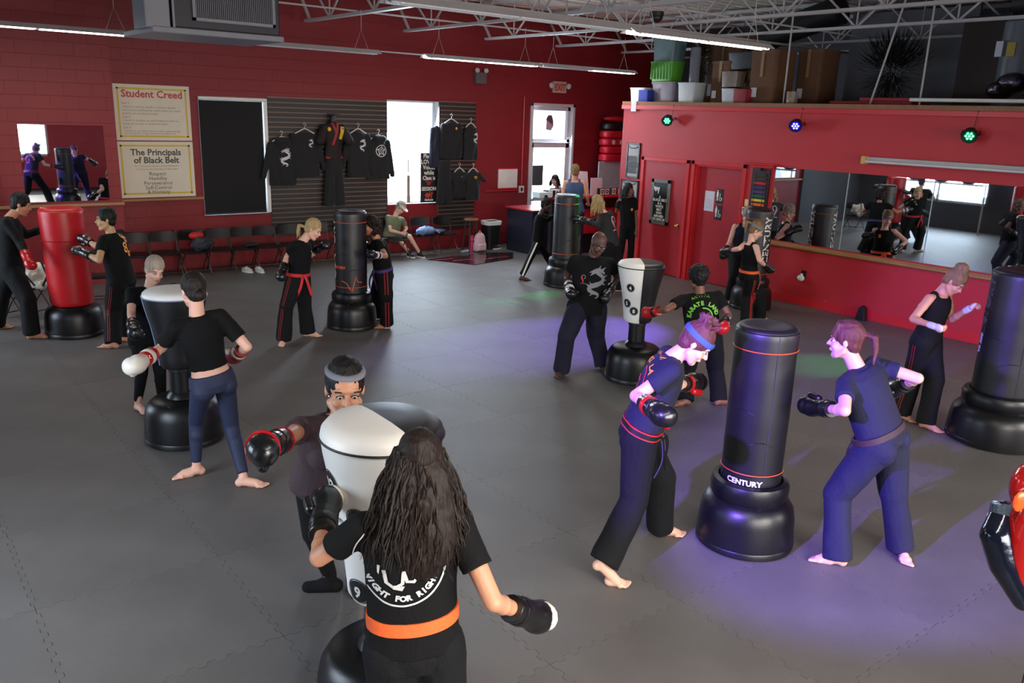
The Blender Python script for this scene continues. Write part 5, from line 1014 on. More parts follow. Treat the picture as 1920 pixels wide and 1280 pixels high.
def head(b, J, s):
    h, F, U, S = J['hd'], J['F'], J['U'], J['S']; P = lambda f, l, u: h+(F*f+S*l+U*u)*s
    b.ball(P(-.012, 0, .035), (.096*s, .077*s, .100*s), 18, ax=(F, S, U)); b.ball(P(.018, 0, -.035), (.072*s, .060*s, .085*s), 16, ax=(F, S, U))
    b.ball(P(.058, 0, -.100), .028*s, 10); b.cap(P(.080, 0, .012), P(.106, 0, -.026), .009*s, .0135*s, 8); b.ball(P(.094, .011, -.028), .010*s, 8).ball(P(.094, -.011, -.028), .010*s, 8)
    b.cap(P(.078, .036, .028), P(.078, -.036, .028), .013*s, .013*s, 8); b.cap(P(.086, .016, -.062), P(.086, -.016, -.062), .010*s, .010*s, 8)
    for q in (1, -1):
        b.ball(P(.058, q*.038, -.034), .025*s, 10); b.cap(P(.0, q*.058, -.06), P(.045, q*.03, -.095), .022*s, .022*s, 8); b.ball(P(-.008, q*.079, -.004), (.018*s, .009*s, .032*s), 10, ax=(F, S, U))
    b.cap(J['nk']-J['sp']*.03*s, P(-.025, 0, -.065), .058*s*J.get('nw', 1), .050*s*J.get('nw', 1), 14)
def face(t, J, s, dark=False, closed=False):
    h, F, U, S = J['hd'], J['F'], J['U'], J['S']; P = lambda f, l, u: h+(F*f+S*l+U*u)*s
    for q in (1, -1):
        e = link('eye', B().ball(P(.0745, q*.031, .002), (.0135*s, .0155*s, .0072*s), 12, ax=(F, S, U)), EYE, t, smooth=80); link('iris', B().ball(P(.0855, q*.031, .0), (.004*s, .0062*s, .0060*s), 10, ax=(F, S, U)), IRIS, e, smooth=80)
        link('eyelid', B().tube([P(.080, q*.031+y, (.0075-abs(y)*.25)) for y in (-.017, -.008, 0, .008, .017)], .0035*s, 6), BROW, e)
        link('eyebrow', B().tube([P(.090-.5*abs(y-.0), q*(.033+y), .030-.25*abs(y-.002)) for y in (-.018, -.006, .006, .02)], .0038*s, 6), BROW, t)
    link('lips', B().tube([P(.094-.6*abs(y), y, -.062) for y in (-.022, -.011, 0, .011, .022)], .0055*s, 6), LIP, t)
def hand(b, W, d, n, s, curl=.6, thumb=1):
    """palm, four unequal fingers with two bends, thumb from the side of the palm"""
    d = unit(d); n = unit(n-d*(n@d)); x = np.cross(d, n); P = lambda a, c, e: W+(d*a+x*c+n*e)*s
    b.cap(P(.0, 0, 0), P(.05, 0, 0), .026*s, .036*s, 12, flat=n, fl=.5); b.cap(P(.03, 0, 0), P(.075, 0, 0), .036*s, .038*s, 12, flat=n, fl=.42)
    for i, (L, off) in enumerate(((.068, .030), (.078, .010), (.072, -.010), (.056, -.029))):
        p = P(.085, off, 0); a = curl*.6; q = p+(d*math.cos(a)+n*math.sin(a))*L*.45*s; a = curl*1.6; r = q+(d*math.cos(a)+n*math.sin(a))*L*.33*s; a = curl*2.3; e = r+(d*math.cos(a)+n*math.sin(a))*L*.25*s
        b.cap(p, q, .0095*s, .009*s, 8).cap(q, r, .009*s, .0085*s, 8).cap(r, e, .0085*s, .0075*s, 8)
    b.cap(P(.02, .030*thumb, .005), P(.055, .052*thumb, .015), .013*s, .011*s, 8).cap(P(.055, .052*thumb, .015), P(.078, .046*thumb, .03), .011*s, .009*s, 8)
def foot(b, A, fd, s, shoe=False, heel=False):
    fd = unit(np.array([fd[0], fd[1], 0])); x = np.cross(UP, fd); P = lambda a, c, z: np.array([A[0], A[1], 0])+(fd*a+x*c)*s+UP*z*s
    zh = A[2]/s-.055 if heel else .036
    b.ball(P(-.035, 0, zh), .036*s, 12); b.cap(P(-.01, 0, max(zh+.01, .05)), P(.10, 0, .036), .040*s, .034*s, 12); b.cap(P(.05, .008, .03), P(.13, .006, .024), .034*s, .030*s, 12); b.cap(P(.12, -.022, .022), P(.12, .026, .022), .024*s, .024*s, 8); b.cap(A-UP*.0, P(-.015, 0, zh+.02), .036*s, .036*s, 10)
    for i, (L, c, r) in enumerate(((.20, .034, .014), (.198, .014, .0105), (.19, -.004, .010), (.18, -.021, .0095), (.168, -.036, .009))): b.cap(P(.135, c*.9, .018), P(L-.01, c, .014), r*s, r*s*.95, 8)
def glove(t, J, k, s, main, cuff, accent=None, panel=None, size=1., big=1.):
    W = J['wr'+k]; d = unit(W-J['el'+k]); s = s*size; n = J['f']; n = unit(n-d*(n@d)+1e-6); x = np.cross(d, n); P = lambda a, c, e: W+(d*a+x*c+n*e)*s
    q = 1 if k == 'L' else -1
    b = B().ball(P(.105, 0, 0), (.082*s*big, .060*s*big, .058*s*big), 18, ax=(d, x, n)); b.cap(P(.02, 0, 0), P(.09, 0, 0), .044*s, .056*s*big, 14); b.ball(P(.14, 0, .02), (.05*s, .058*s*big, .05*s), 14, ax=(d, x, n))
    g = cloth('boxing_glove', b, .0085, main, t, 0)
    th = link_blob('glove_thumb', B().cap(P(.05, .050*q, .02), P(.11, .058*q, .035), .022*s, .021*s, 10), .007, accent or main, g, 2)
    link('glove_cuff', B().loft([(P(a, 0, 0), x*r*s, n*r*s) for a, r in ((-.085, .045), (-.08, .048), (-.03, .047), (.035, .050), (.04, .046))], 20), cuff, g, smooth=40)
    link('cuff_strap', B().loft([(P(a, 0, 0), x*r*s, n*r*s) for a, r in ((-.045, .0492), (-.040, .0515), (-.010, .0515), (-.005, .0495))], 20), accent or main, g, smooth=40)
    if panel: link('knuckle_panel', B().ball(P(.135, -.012*q, .0), (.062*s, .050*s, .055*s), 16, ax=(d, x, n)), panel, g, smooth=80)
    return g
RINGS = ((-.20, .150, .105), (-.04, .170, .122), (.10, .155, .112), (.28, .134, .100), (.48, .142, .108), (.68, .156, .118), (.86, .160, .100), (.96, .110, .075), (1.0, .066, .060))
def torso_rings(J, s, lo, hi, grow, wd, loose=0):
    L = np.linalg.norm(J['nk']-J['pel']); out = []
    fr = [f for f, _, _ in RINGS]
    for f in sorted({lo, hi, *[q for q in fr if lo < q < hi]}):
        a = np.interp(f, fr, [q[1] for q in RINGS])*s*wd*grow; c = np.interp(f, fr, [q[2] for q in RINGS])*s*grow*(1+.5*(wd-1))
        if loose and f < .75: a = max(a, loose*s*wd); c = max(c, loose*.78*s*(1+.5*(wd-1)))
        out.append((J['pel']+J['sp']*L*f, J['sd']*a, J['fw']*c))
    return out
def belt(t, J, s, m, trees, f=.07, w=.042, tails=True, edge=None, tail_dir=(1, 0)):
    """belt hugging the clothes: every point is found by dropping inwards onto shirt and trousers"""
    L = np.linalg.norm(J['nk']-J['pel']); o = J['pel']+J['sp']*L*f; n = 44; R = []
    def out(d, h=0):
        best = .10
        for tr in trees:
            q = tr.ray_cast(Vector(o+J['sp']*h+d*.6), Vector(-d), .6)
            if q[0] is not None: best = max(best, float((np.array(q[0])-o)@d))
        return best
    A = [2*PI*i/n for i in range(n)]; D = [J['sd']*math.cos(a)+J['fw']*math.sin(a) for a in A]
    R = np.array([max(out(d, h) for h in (-w*.4, 0, w*.4)) for d in D]); R = np.minimum(R, np.median(R)*1.45); R = (np.roll(R, 1)+2*R+np.roll(R, -1))/4
    def band(name, h0, h1, g, mm):
        V = []; F = []
        for i in range(n):
            for h, r in ((h0, R[i]+g), (h1, R[i]+g), (h1, R[i]-.012), (h0, R[i]-.012)): V.append(o+J['sp']*h+D[i]*r)
        for i in range(n):
            for k in range(4): j = (i+1) % n; F.append((i*4+k, i*4+(k+1) % 4, j*4+(k+1) % 4, j*4+k))
        link(name, B().add(V, F), mm, t, smooth=40)
    band('belt', -w/2, w/2, .006, m)
    if edge: band('belt_edge', w/2-.008, w/2, .008, edge); band('belt_edge', -w/2, -w/2+.008, .008, edge)
    if tails:
        td = unit(J['sd']*tail_dir[1]+J['fw']*tail_dir[0]); k = out(td); p = o+td*(k+.012); x = unit(np.cross(UP, td))
        link('belt_knot', B().ball(p, (.030, .018, .024), 12, ax=(x, td, UP)), m, t, smooth=60)
        for q in (-1, 1):
            V = []; F = []; tw = q*.5
            for i in range(9):
                u = i/8; c = p+x*q*(.012+.09*u)-UP*.27*s*u+td*(.004+.05*u*(1-u)+.012*math.sin(5*u+q)); y = unit(x+UP*q*.35); V += [c-y*w*.42, c+y*w*.42, c+y*w*.42+td*.006, c-y*w*.42+td*.006]
            for i in range(8):
                for k2 in range(4): F.append((i*4+k2, i*4+(k2+1) % 4, i*4+4+(k2+1) % 4, i*4+4+k2))
            F += [(0, 1, 2, 3), (35, 34, 33, 32)]; link('belt_tail', B().add(V, F), m, t, smooth=40)
def hair(t, J, s, style, m, seed=0):
    h, F, U, S = J['hd'], J['F'], J['U'], J['S']; P = lambda f, l, u: h+(F*f+S*l+U*u)*s; R = random.Random(seed); b = B()
    capr = (.107, .089, .106); front = -.020
    if style in ('pony', 'ponylow'): capr = (.104, .088, .104); front = -.024
    if style == 'bald':
        b.ball(P(-.018, 0, .036), (.098*s, .080*s, .098*s), 18, ax=(F, S, U)); return cloth('hair', b, .009, HM['black'], t, 0) if False else None
    if style == 'afro': capr = (.118, .104, .118); front = -.03
    b.ball(P(front, 0, .045), [c*s for c in capr], 18, ax=(F, S, U)); b.ball(P(-.052, 0, -.018), (.060*s, .074*s, .070*s), 14, ax=(F, S, U))
    for q in (1, -1): b.ball(P(-.01, q*.062, .02), (.04*s, .024*s, .045*s), 10, ax=(F, S, U))
    vox = .008
    if style == 'bangs':
        for i in range(9): y = -.055+.11*i/8; b.cap(P(.045, y*.9, .115), P(.092-abs(y)*.35, y*1.05, .034+R.uniform(-.006, .006)), .019*s, .010*s, 8)
    if style in ('curly', 'updo', 'messy', 'afro'):
        n = dict(curly=120, updo=60, messy=46, afro=110)[style]
        for i in range(n):
            d = unit(np.array([R.gauss(0, 1), R.gauss(0, 1), R.gauss(0, 1)]))
            if style == 'afro': b.ball(P(front+d[0]*.115, d[1]*.10, .05+abs(d[2])*.105), .017*s, 6)
            elif style == 'updo': b.ball(P(-.05+d[0]*.05, d[1]*.055, .125+d[2]*.045), .026*s, 6)
            elif style == 'messy': b.cap(P(-.03+d[0]*.04, d[1]*.05, .12), P(-.03+d[0]*.085, d[1]*.09, .145+abs(d[2])*.06), .018*s, .007*s, 6)
            else:
                if d[0] > .45 and d[2] < .5: continue
                b.ball(P(-.03+d[0]*.095, d[1]*.105, -.01+d[2]*.125), .030*s, 6)
    if style == 'bun': b.ball(P(-.125, 0, -.035), (.036*s, .042*s, .042*s), 12, ax=(F, S, U))
    if style == 'topbun': b.ball(P(-.05, 0, .155), (.045*s, .048*s, .036*s), 12, ax=(F, S, U))
    if style in ('pony', 'bangs', 'ponylow'):
        hi = .06 if style != 'ponylow' else -.02; p = P(-.115, 0, hi); dirs = unit(-F*.7+U*.15-UP*.35)
        for k in range(7):
            off = S*R.uniform(-.022, .022)*s; q0 = p+off*.3; q1 = p+dirs*.07*s+off; q2 = q1-UP*.09*s+off-F*.015*s; q3 = q2-UP*.08*s+off*1.4
            b.cap(q0, q1, .018*s, .022*s, 8).cap(q1, q2, .022*s, .018*s, 8).cap(q2, q3, .018*s, .006*s, 8)
    me, V = blob(b, vox, 2); V = folds(V, me, .0035 if style not in ('curly', 'afro') else .005, 120, seed, (1, 1, .35)); me.vertices.foreach_set('co', (V-np.array(t.location)).astype(np.float32).ravel())
    me.name = 'hair'; me.polygons.foreach_set('use_smooth', np.ones(len(me.polygons), bool)); me.materials.clear(); me.materials.append(m); me.update(); o = bpy.data.objects.new('hair', me); C.objects.link(o); o.parent = t
    if style == 'long' or style == 'longcurly':
        if style == 'longcurly':
            q0 = P(-.05, 0, .02); pts = [P(-.06, 0, .06), P(-.115, 0, -.06), q0-J['f']*.10-UP*.18*s, q0-J['f']*.115-UP*.30*s, q0-J['f']*.11-UP*.38*s]; ws = [.085, .105, .125, .130, .09]
            mb_ = B()
            for i in range(4): mb_.cap(pts[i], pts[i+1], ws[i]*s, ws[i+1]*s, 16, flat=J['f'], fl=.30)
            for i in range(46): a_ = R.uniform(-1, 1)*.105; d_ = R.uniform(.22, .42); c_ = q0-J['f']*(.13-abs(a_)*.4)+J['sd']*a_-UP*d_*s; mb_.cap(c_+UP*.10, c_-UP*.06+J['sd']*R.uniform(-.02, .02), .020, .004, 7)
            me2, V2 = blob(mb_, .009, 2); V2 = folds(V2, me2, .0035, 150, 5, (1, 1, .12)); me2.vertices.foreach_set('co', (V2-np.array(t.location)).astype(np.float32).ravel()); me2.name = 'hair_length'
            me2.polygons.foreach_set('use_smooth', np.ones(len(me2.polygons), bool)); me2.materials.clear(); me2.materials.append(m); me2.update(); o2 = bpy.data.objects.new('hair_length', me2); C.objects.link(o2); o2.parent = t
        bb = B(); n, L = (700, .47) if style == 'longcurly' else (90, .24)
        for i in range(n):
            a = R.uniform(-2.2, 2.2); r0 = R.uniform(.4, 1.); p = P(-.01-.09*math.cos(a)*r0, .080*math.sin(a), .09-.06*r0)+0; pts = []; ph = R.uniform(0, 6); amp = R.uniform(.003, .013); spd = R.uniform(-.075, .075) if style == 'longcurly' else 0; LL = L*R.uniform(.6, 1.)*s; out_ = -F*math.cos(a)+S*math.sin(a); m_ = 20
            for k in range(m_):
                u = k/(m_-1); q = p+out_*(.030*math.sin(min(1, u*2.2)*PI/2)+.06*u*(LL/.5)+(.012 if style == 'longcurly' else 0))*s+S*spd*u+out_*R.uniform(-.003, .003)-UP*LL*u*1.0-J['f']*(.05*u if style == 'longcurly' else .0)
                fq = 24+26*((i*37) % 100)/100; q = q+S*amp*math.sin(ph+u*LL*fq)+F*amp*math.cos(ph*1.7+u*LL*fq); pts.append(q)
            w0 = (R.uniform(.0030, .0062) if style == 'longcurly' else R.uniform(.008, .013))*s; bb.tube(pts, list(np.interp(np.linspace(0, 1, m_), [0, .1, .6, 1], [w0*.7, w0, w0, w0*.15])), 4 if n > 300 else 5)
        tag(link('hair_locks', bb, m, t, smooth=80), kind='stuff')
    return o
def prt(t, body, J, kind, m, where='back', cz=.68, size=.16, cx=0., m2=None, name='print'):
    L = np.linalg.norm(J['nk']-J['pel']); sg = -1 if where == 'back' else 1; n = J['fw']*sg; w = J['sp']; u = np.cross(w, n); o = J['pel']+J['sp']*L*cz+u*cx; tr = bvh_of(body); b = B(); b2 = B()
    def add(v, f, bb=None): wrap2d(b if bb is None else bb, np.array(v), f, tr, o, u, w, .006)
    if kind == 'dragon': add(*dragon2d(size*1.5))
    elif kind == 'patch': add(np.array([(x, y) for y in np.linspace(-size*.6, size*.6, 5) for x in np.linspace(-size*.4, size*.4, 4)]), [(r*4+c, r*4+c+1, r*4+c+5, r*4+c+4) for r in range(4) for c in range(3)])
    elif kind == 'dot': add(*disc2d(size, 14))
    elif kind == 'ring':   # round emblem of the wavy haired woman's shirt
        add(*disc2d(size, 44, size*.955, a0=-2.98, a1=-.16, rings=1)); add(*disc2d(size, 20, size*.97, a0=2.4, a1=3.2, rings=1)); add(*arctext2d('MIGHT FOR RIGHT', size*.86, size*.19, bold=.002, adv=.70))
        for pts, wd in (([(-.85, -.08), (-.84, -.2), (-.5, -.22), (-.48, -.02)], .06), ([(-.38, -.12), (-.34, -.4), (-.18, -.52), (.0, -.42), (.03, -.12)], .08), ([(.03, -.12), (.1, -.38), (.25, -.40), (.33, -.3), (.36, .02)], .08), ([(.36, -.24), (.62, -.26), (.68, .0)], .06), ([(.42, .1), (.6, .1)], .05), ([(.45, -.08), (.47, -.14), (.6, -.1), (.58, -.02)], .04), ([(-.2, -.5), (-.02, -.55), (.0, -.48)], .10)): add(*ribbon2d([(a*size, c*size) for a, c in pts], wd*size))
    elif kind == 'karate':  # arched lettering over a ring with a figure
        add(*arctext2d('KARATE LAND', size*.78, size*.36, a_mid=PI/2, up=True, bold=.003, adv=.62))
        for k in range(7): a = 2.05-.13*k; add(*ribbon2d([(size*1.3*math.cos(a), size*1.3*math.sin(a)), (size*1.42*math.cos(a-.05), size*1.42*math.sin(a-.05)), (size*1.28*math.cos(a-.1), size*1.28*math.sin(a-.1))], size*.05))
        bb = b2 if m2 else None
        add(*disc2d(size*.62, 30, size*.54, a0=-1.9, a1=1.6, rings=1), bb); add(*disc2d(size*.13, 12, cx=-size*.12, cy=size*.0), bb)
        for pts, wd in (([(-.12, -.05), (-.05, -.4), (-.3, -.7)], .09), ([(-.05, -.4), (.25, -.6), (.4, -.72)], .08), ([(-.1, -.15), (.15, -.05)], .06), ([(-.1, -.2), (-.36, -.1)], .05)): add(*ribbon2d([(a*size, c*size) for a, c in pts], wd*size), bb)
    elif kind == 'bands':
        for k in range(5): add(*disc2d(size*.3, 10, size*.12, cx=size*.3*math.sin(k*1.9), cy=size*(.9-.45*k), rings=1))
    elif kind == 'emblem':
        add(*ribbon2d([(-.3*size, .6*size), (-.45*size, .2*size), (-.3*size, -.2*size), (-.1*size, -.6*size), (0, -1*size)], [size*.2, size*.35, size*.4, size*.3, size*.2])); add(*disc2d(size*.5, 20, size*.36, a0=-1.2, a1=2.4, cx=-.05*size, cy=.25*size, rings=1), b2)
        add(*ribbon2d([(-.6*size, -1.25*size), (.5*size, -1.25*size)], size*.12), b2)
    if b.f: link(name, b, m, t)
    if b2.f: link(name, b2, m2 or m, t)
def stripe(t, pants, J, k, m, off=0., w=.012, s=1.):
    """side stripe down the trouser leg"""
    tr = bvh_of(pants); q = 1 if k == 'L' else -1; V = []; F = []; P = [J['hp'+k], J['kn'+k], J['an'+k]-UP*.02]; n = 0
    for i in range(27):
        u = i/26*2; a, c = (P[0], P[1]) if u <= 1 else (P[1], P[2]); p = a+(c-a)*(u if u <= 1 else u-1); ax = unit(c-a); od = J['sd']*q; od = unit(od-ax*(od@ax)); fwv = np.cross(ax, od)
        for e in (-w/2, w/2):
            o = p+fwv*(off+e); hh = tr.ray_cast(Vector(o+od*.35), Vector(-od), .5); V.append(np.array(hh[0])+od*.004 if hh[0] is not None else o+od*.09)
    for i in range(26): F.append((2*i, 2*i+1, 2*i+3, 2*i+2))
    link('trouser_stripe', B().add(V, F), m, t)
def person(p, label, sk='fair', hs='pony', hc='brown', top='tee', tm=BK, bot='gi', bm_=GI, vox=.0145, bl=None, bkw={}, gl=None, gR=None, gs=1., feet=None, faceon=True, wd=1., bust=0, hem=-.04, prints=(), stripes=None, band=None, hands=(), seat=False, toeL=None, toeR=None, sleeve=.58, sock=None, bandu=.055, bandw=.018, hk=1.06):
    p['w'] = wd; J = pose(p); s = p['s']; t = thing('person', J['mid'], label, 'person'); i = p['n']
    b = B(); head(b, J, s*hk); R = torso_rings(J, s, -.04, .96, .93, wd); b.loft(R, 20)
    for k in 'LR':
        sh, el, wr = J['sh'+k], J['el'+k], J['wr'+k]; b.cap(sh, el, .050*s, .040*s, 12).cap(el, wr, .041*s, .028*s, 12); b.ball(sh+(el-sh)*.4, .052*s, 10); b.ball(el+(wr-el)*.3, .043*s, 10)
        b.cap(J['nk']-J['sp']*.045*s, sh-J['sp']*.005, .045*s, .048*s, 10)
        kn, an, hp = J['kn'+k], J['an'+k], J['hp'+k]; b.cap(hp, kn, .075*s, .052*s, 14).cap(kn, an, .050*s, .034*s, 12); b.ball(kn+(an-kn)*.3-J['f']*.012, .054*s, 10)
        fd = {'L': toeL, 'R': toeR}[k]; fd = J['f'] if fd is None else J['r']*fd[0]+J['t']*fd[1]
        if sock is None and feet != 'shoes': foot(b, an, fd, s, heel=(p.get('heel') and k == 'R'))
        g = gl if k == 'L' else (gR if gR is not None else gl)
        if g is None or k in hands: hand(b, wr, wr-el, J['f'] if k in hands else J['fw'], s*1.02, .7 if k not in hands else 1.0, 1 if k == 'L' else -1)
        else: b.cap(wr, wr+unit(wr-el)*.05, .03, .035)
    body = cloth('body', b, vox*.72, SK[sk], t, 0, smooth=3)
    # trousers
    L = np.linalg.norm(J['nk']-J['pel'])
    b = B(); hi = .12; b.loft(torso_rings(J, s, -.16, hi, 1.06, wd), 24)
    prm = dict(gi=(.120, .100, .106, .0), legg=(.088, .062, .044, .03), shorts=(.110, .098, 0, 0), jeans=(.098, .074, .07, .02))[bot]
    for k in 'LR':
        hp, kn, an = J['hp'+k], J['kn'+k], J['an'+k]; b.ball(hp+J['fw']*-.03*s-J['sp']*.03, (.092*s*wd if bot != 'legg' else .088*s*wd), 12)
        if bot == 'shorts':
            b.cap(hp, hp+(kn-hp)*.75, prm[0]*s, prm[1]*s, 14); continue
        b.cap(hp, kn, prm[0]*s*(.5+.5*wd), prm[1]*s*(.7+.3*wd), 16)
        e = an-UP*(.035 if bot == 'gi' else -.03); ax = unit(e-kn); x = unit(np.cross(ax, J['f']+UP*.01)); y = np.cross(ax, x); b.ball(kn, prm[1]*s, 12)
        b.loft([(kn, x*prm[1]*s, y*prm[1]*s), (kn+(e-kn)*.5, x*(prm[1]+prm[2])/2*s*(1.05 if bot == 'legg' else 1), y*(prm[1]+prm[2])/2*s*(1.05 if bot == 'legg' else 1)), (e, x*prm[2]*s, y*prm[2]*s)], 16)
        if bot == 'legg': b.ball(kn+(e-kn)*.32-J['f']*.012, .060*s, 12)
    pants = cloth('shorts' if bot == 'shorts' else 'leggings' if bot == 'legg' else 'trousers', b, min(vox, .011) if bot == 'legg' else vox, bm_, t, .011*s if bot in ('gi', 'jeans') else .0015, 15, i, (1, 1, .5))
    if sock is not None or feet == 'shoes':
        for k in 'LR':
            fd = {'L': toeL, 'R': toeR}[k]; fd = J['f'] if fd is None else J['r']*fd[0]+J['t']*fd[1]; b = B(); an = J['an'+k]; f3 = unit(np.array([fd[0], fd[1], 0])); P0 = np.array([an[0], an[1], 0])
            b.cap(P0-f3*.04*s+UP*.04, P0+f3*.13*s+UP*.032, .042*s, .036*s, 12).cap(P0+f3*.0+UP*.05, P0+f3*.05+UP*.05, .045*s, .038*s, 12).cap(P0+UP*.05, an+UP*.03, .042*s, .044*s, 10)
            cloth('shoe' if feet == 'shoes' else 'sock', b, .01, sock or BK, t, 0)
            if feet == 'shoes': link('shoe_sole', B().loft([(P0+f3*.045*s+UP*z, f3*.145*s, np.cross(UP, f3)*.048*s) for z in (0, .025)], 18, power=2.5), WHITE, t, smooth=50)
    # top
    lo = hem; b = B(); hi = .965 if top != 'tank' else .93
    rr = torso_rings(J, s, lo, hi, 1.12 if top != 'crop' else 1.04, wd, .168 if top in ('tee', 'long') else 0); b.loft(rr, 24)
    if bust:
        for q in (1, -1): b.ball(J['pel']+J['sp']*L*.66+J['fw']*.085*s+J['sd']*q*.068*s*wd, .072*s*bust, 12)
    for k in 'LR':
        sh, el, wr = J['sh'+k], J['el'+k], J['wr'+k]; ax = unit(el-sh); x = unit(np.cross(ax, J['fw']+.01)); y = np.cross(ax, x)
        if top in ('tee', 'crop'):
            b.cap(J['nk']-J['sp']*.058*s, sh-J['sp']*.002, .066*s, .068*s, 12); e = sh+(el-sh)*sleeve; b.ball(sh, .068*s, 12); b.loft([(sh, x*.066*s, y*.066*s), (e, x*.070*s, y*.070*s)], 16)
        elif top == 'long':
            b.cap(J['nk']-J['sp']*.058*s, sh, .066*s, .068*s, 12); b.cap(sh, el, .066*s, .056*s, 14); e = el+(wr-el)*.95; ax2 = unit(wr-el); x2 = unit(np.cross(ax2, J['fw']+.01)); y2 = np.cross(ax2, x2); b.loft([(el, x2*.056*s, y2*.056*s), (e, x2*.048*s, y2*.048*s)], 14); b.ball(el, .057*s, 10)
        else: b.cap(J['pel']+J['sp']*L*.80+J['sd']*(.085 if k == 'L' else -.085)*s*wd, J['nk']-J['sp']*.03*s+J['sd']*(.088 if k == 'L' else -.088)*s*wd, .088*s, .056*s, 14, flat=J['sd'], fl=.62)
    shirt = cloth('tank_top' if top == 'tank' else 'shirt', b, vox, tm, t, .0065*s, 20, i+50, (1, 1, .6))
    if top != 'tank':
        nkc = J['nk']-J['sp']*.008*s; link('collar', B().loft([(nkc+J['sp']*a, J['sd']*r*s, J['fw']*r*s*.95) for a, r in ((-.02, .082), (.004, .070), (.006, .064), (-.02, .070))], 24, cap=False), tm, t, smooth=60)
    if bl: belt(t, J, s, bl, (bvh_of(shirt), bvh_of(pants)), **bkw)
    if hs != 'bald': hair(t, J, s*hk, hs, HM[hc], i)
    if faceon: face(t, J, s*hk)
    for k in 'LR':
        g = gl if k == 'L' else (gR if gR is not None else gl)
        if g is not None and k not in hands: glove(t, J, k, s, *g, size=gs*1.18)
    h, F, U, S = J['hd'], J['F'], J['U'], J['S']
    if band:
        rr = lambda z: math.sqrt(max(.05, 1-((bandu+z-.045)/.108)**2)); link('headband', B().loft([(h+(U*(bandu+z)-F*.016)*s*hk, F*(.110*rr(z)+e)*s*hk, S*(.092*rr(z)+e)*s*hk) for z, e in ((-bandw, .000), (.0, .003), (bandw, .000), (bandw, -.014), (-bandw, -.014))], 32, closed=True), band, t, smooth=60)
    for pr in prints: prt(t, shirt, J, **pr)
    if stripes:
        for k in (stripes[1] if len(stripes) > 1 else 'LR'):
            for o in (stripes[2] if len(stripes) > 2 else (-.012, .012)): stripe(t, pants, J, k, stripes[0], o, .009 if len(stripes) < 4 else stripes[3], s)
    return t, J, shirt, pants
PP = {p['n']: p for p in PEOPLE}; G_ = lambda a, b=None, c=None: (a, b or a, c)
DR = mat('dark_red_stripe', (130, 26, 30), .7); GRY = mat('silver_print', (120, 122, 128), .6); OP = mat('orange_gold_print', (232, 150, 50), .6); RP = mat('red_figure_print', (190, 40, 60), .6); GP = mat('lime_print', (110, 190, 50), .6); PKP = mat('dusty_pink_print', (190, 130, 130), .6); WR = mat('white_wrist_wrap', (210, 205, 205), .7); BBD = mat('blue_headband', (60, 84, 160), .8); GBD = mat('grey_headband', (110, 112, 122), .8)
person(PP[1], 'man in a black long-sleeved uniform left of the red bag, looking down at his gloves', 'tan', 'short', 'black', 'long', GI, gl=G_(GLB), gR=G_(GLR, GLR), hem=-.14, wd=1.16, faceon=True, gs=.9)
person(PP[2], 'man in a black shirt with an orange back print punching the red bag', 'tan', 'short', 'black', gl=G_(GLB), wd=1.22, prints=(dict(kind='bands', m=OP, size=.13, cz=.72, cx=.02),), stripes=(DR, 'LR'), hem=-.16, gs=.9)
person(PP[3], 'woman with short greying hair almost hidden behind the tapered black bag', 'fair', 'short', 'grey', 'tee', BK, 'legg', BK, gl=G_(GLB), wd=1.1, hem=-.14)
t, J, sh, pa = person(PP[4], 'woman in black cropped top and blue leggings seen from behind, red and white gloves', 'fair', 'bun', 'brown', 'crop', BK, 'legg', LEG, .010, gl=(GLW, GLR, None), gR=(GLG, GLG, GLW), hem=.20, faceon=True, toeL=(-.7, .1), toeR=(.9, .3), gs=1.05, sleeve=.72, wd=1.05)
text_on('glove_lettering', 'RIVAL', .035, J['wrL']+unit(J['t']*1.+UP*.3)*.066, J['r'], unit(UP+J['t']*-.2), WHITE, t, .001)
link('bra_strap', B().tube([J['nk']+J['sd']*.06-J['fw']*.055, J['nk']+J['sd']*.075-J['fw']*.02+J['sp']*.01], .006, 6), BK, t)
person(PP[5], 'blonde woman with a red belt leaning towards the pulse-line bag', 'fair', 'ponylow', 'blonde', gl=G_(GLB), bl=RDB, bkw=dict(tail_dir=(.8, -.6)), stripes=(DR, 'R'), prints=(dict(kind='dot', m=PRW, where='front', size=.015, cx=.06, cz=.72),), hem=-.02, gs=.95, toeL=(1, .3), toeR=(-.2, 1), wd=1.06)
person(PP[6], 'curly-haired woman with a purple belt punching the pulse-line bag', 'olive', 'curly', 'brown', gl=(GLB, WR, None), bl=PPB, bkw=dict(tail_dir=(.9, .4)), stripes=(DR, 'L', (-.02, .02), .018), wd=1.2, gs=.9, bust=1.05)
t, J, sh, pa = person(PP[7], 'seated man in a white cap and olive shirt looking down at his hands', 'fair', 'short', 'grey', 'tee', OLV, 'shorts', KH, feet='shoes', sock=mat('black_canvas', (22, 22, 24), .8), hands=('L', 'R'), wd=1.08, hem=-.1)
h, F, U, S = J['hd'], J['F'], J['U'], J['S']; link_blob('cap_crown', B().ball(h+(U*.055-F*.015)*.98, (.108, .090, .085), 18, ax=(F, S, U)), .009, mat('white_cap', (205, 200, 186), .8), t, 1)
link('cap_brim', B().loft([(h+U*(.052+z)+F*.10, F*.085, S*.075) for z in (0, .01)], 20), mat('white_cap', (205, 200, 186), .8), t, smooth=50)
tag(link('phone', B().obox((J['wrL']+J['wrR'])/2+J['f']*.05+UP*.01, J['r'], J['f'], UP, .07, .14, .01), DARK, bevel=.003), 'dark phone held by the seated man in the white cap', 'phone')
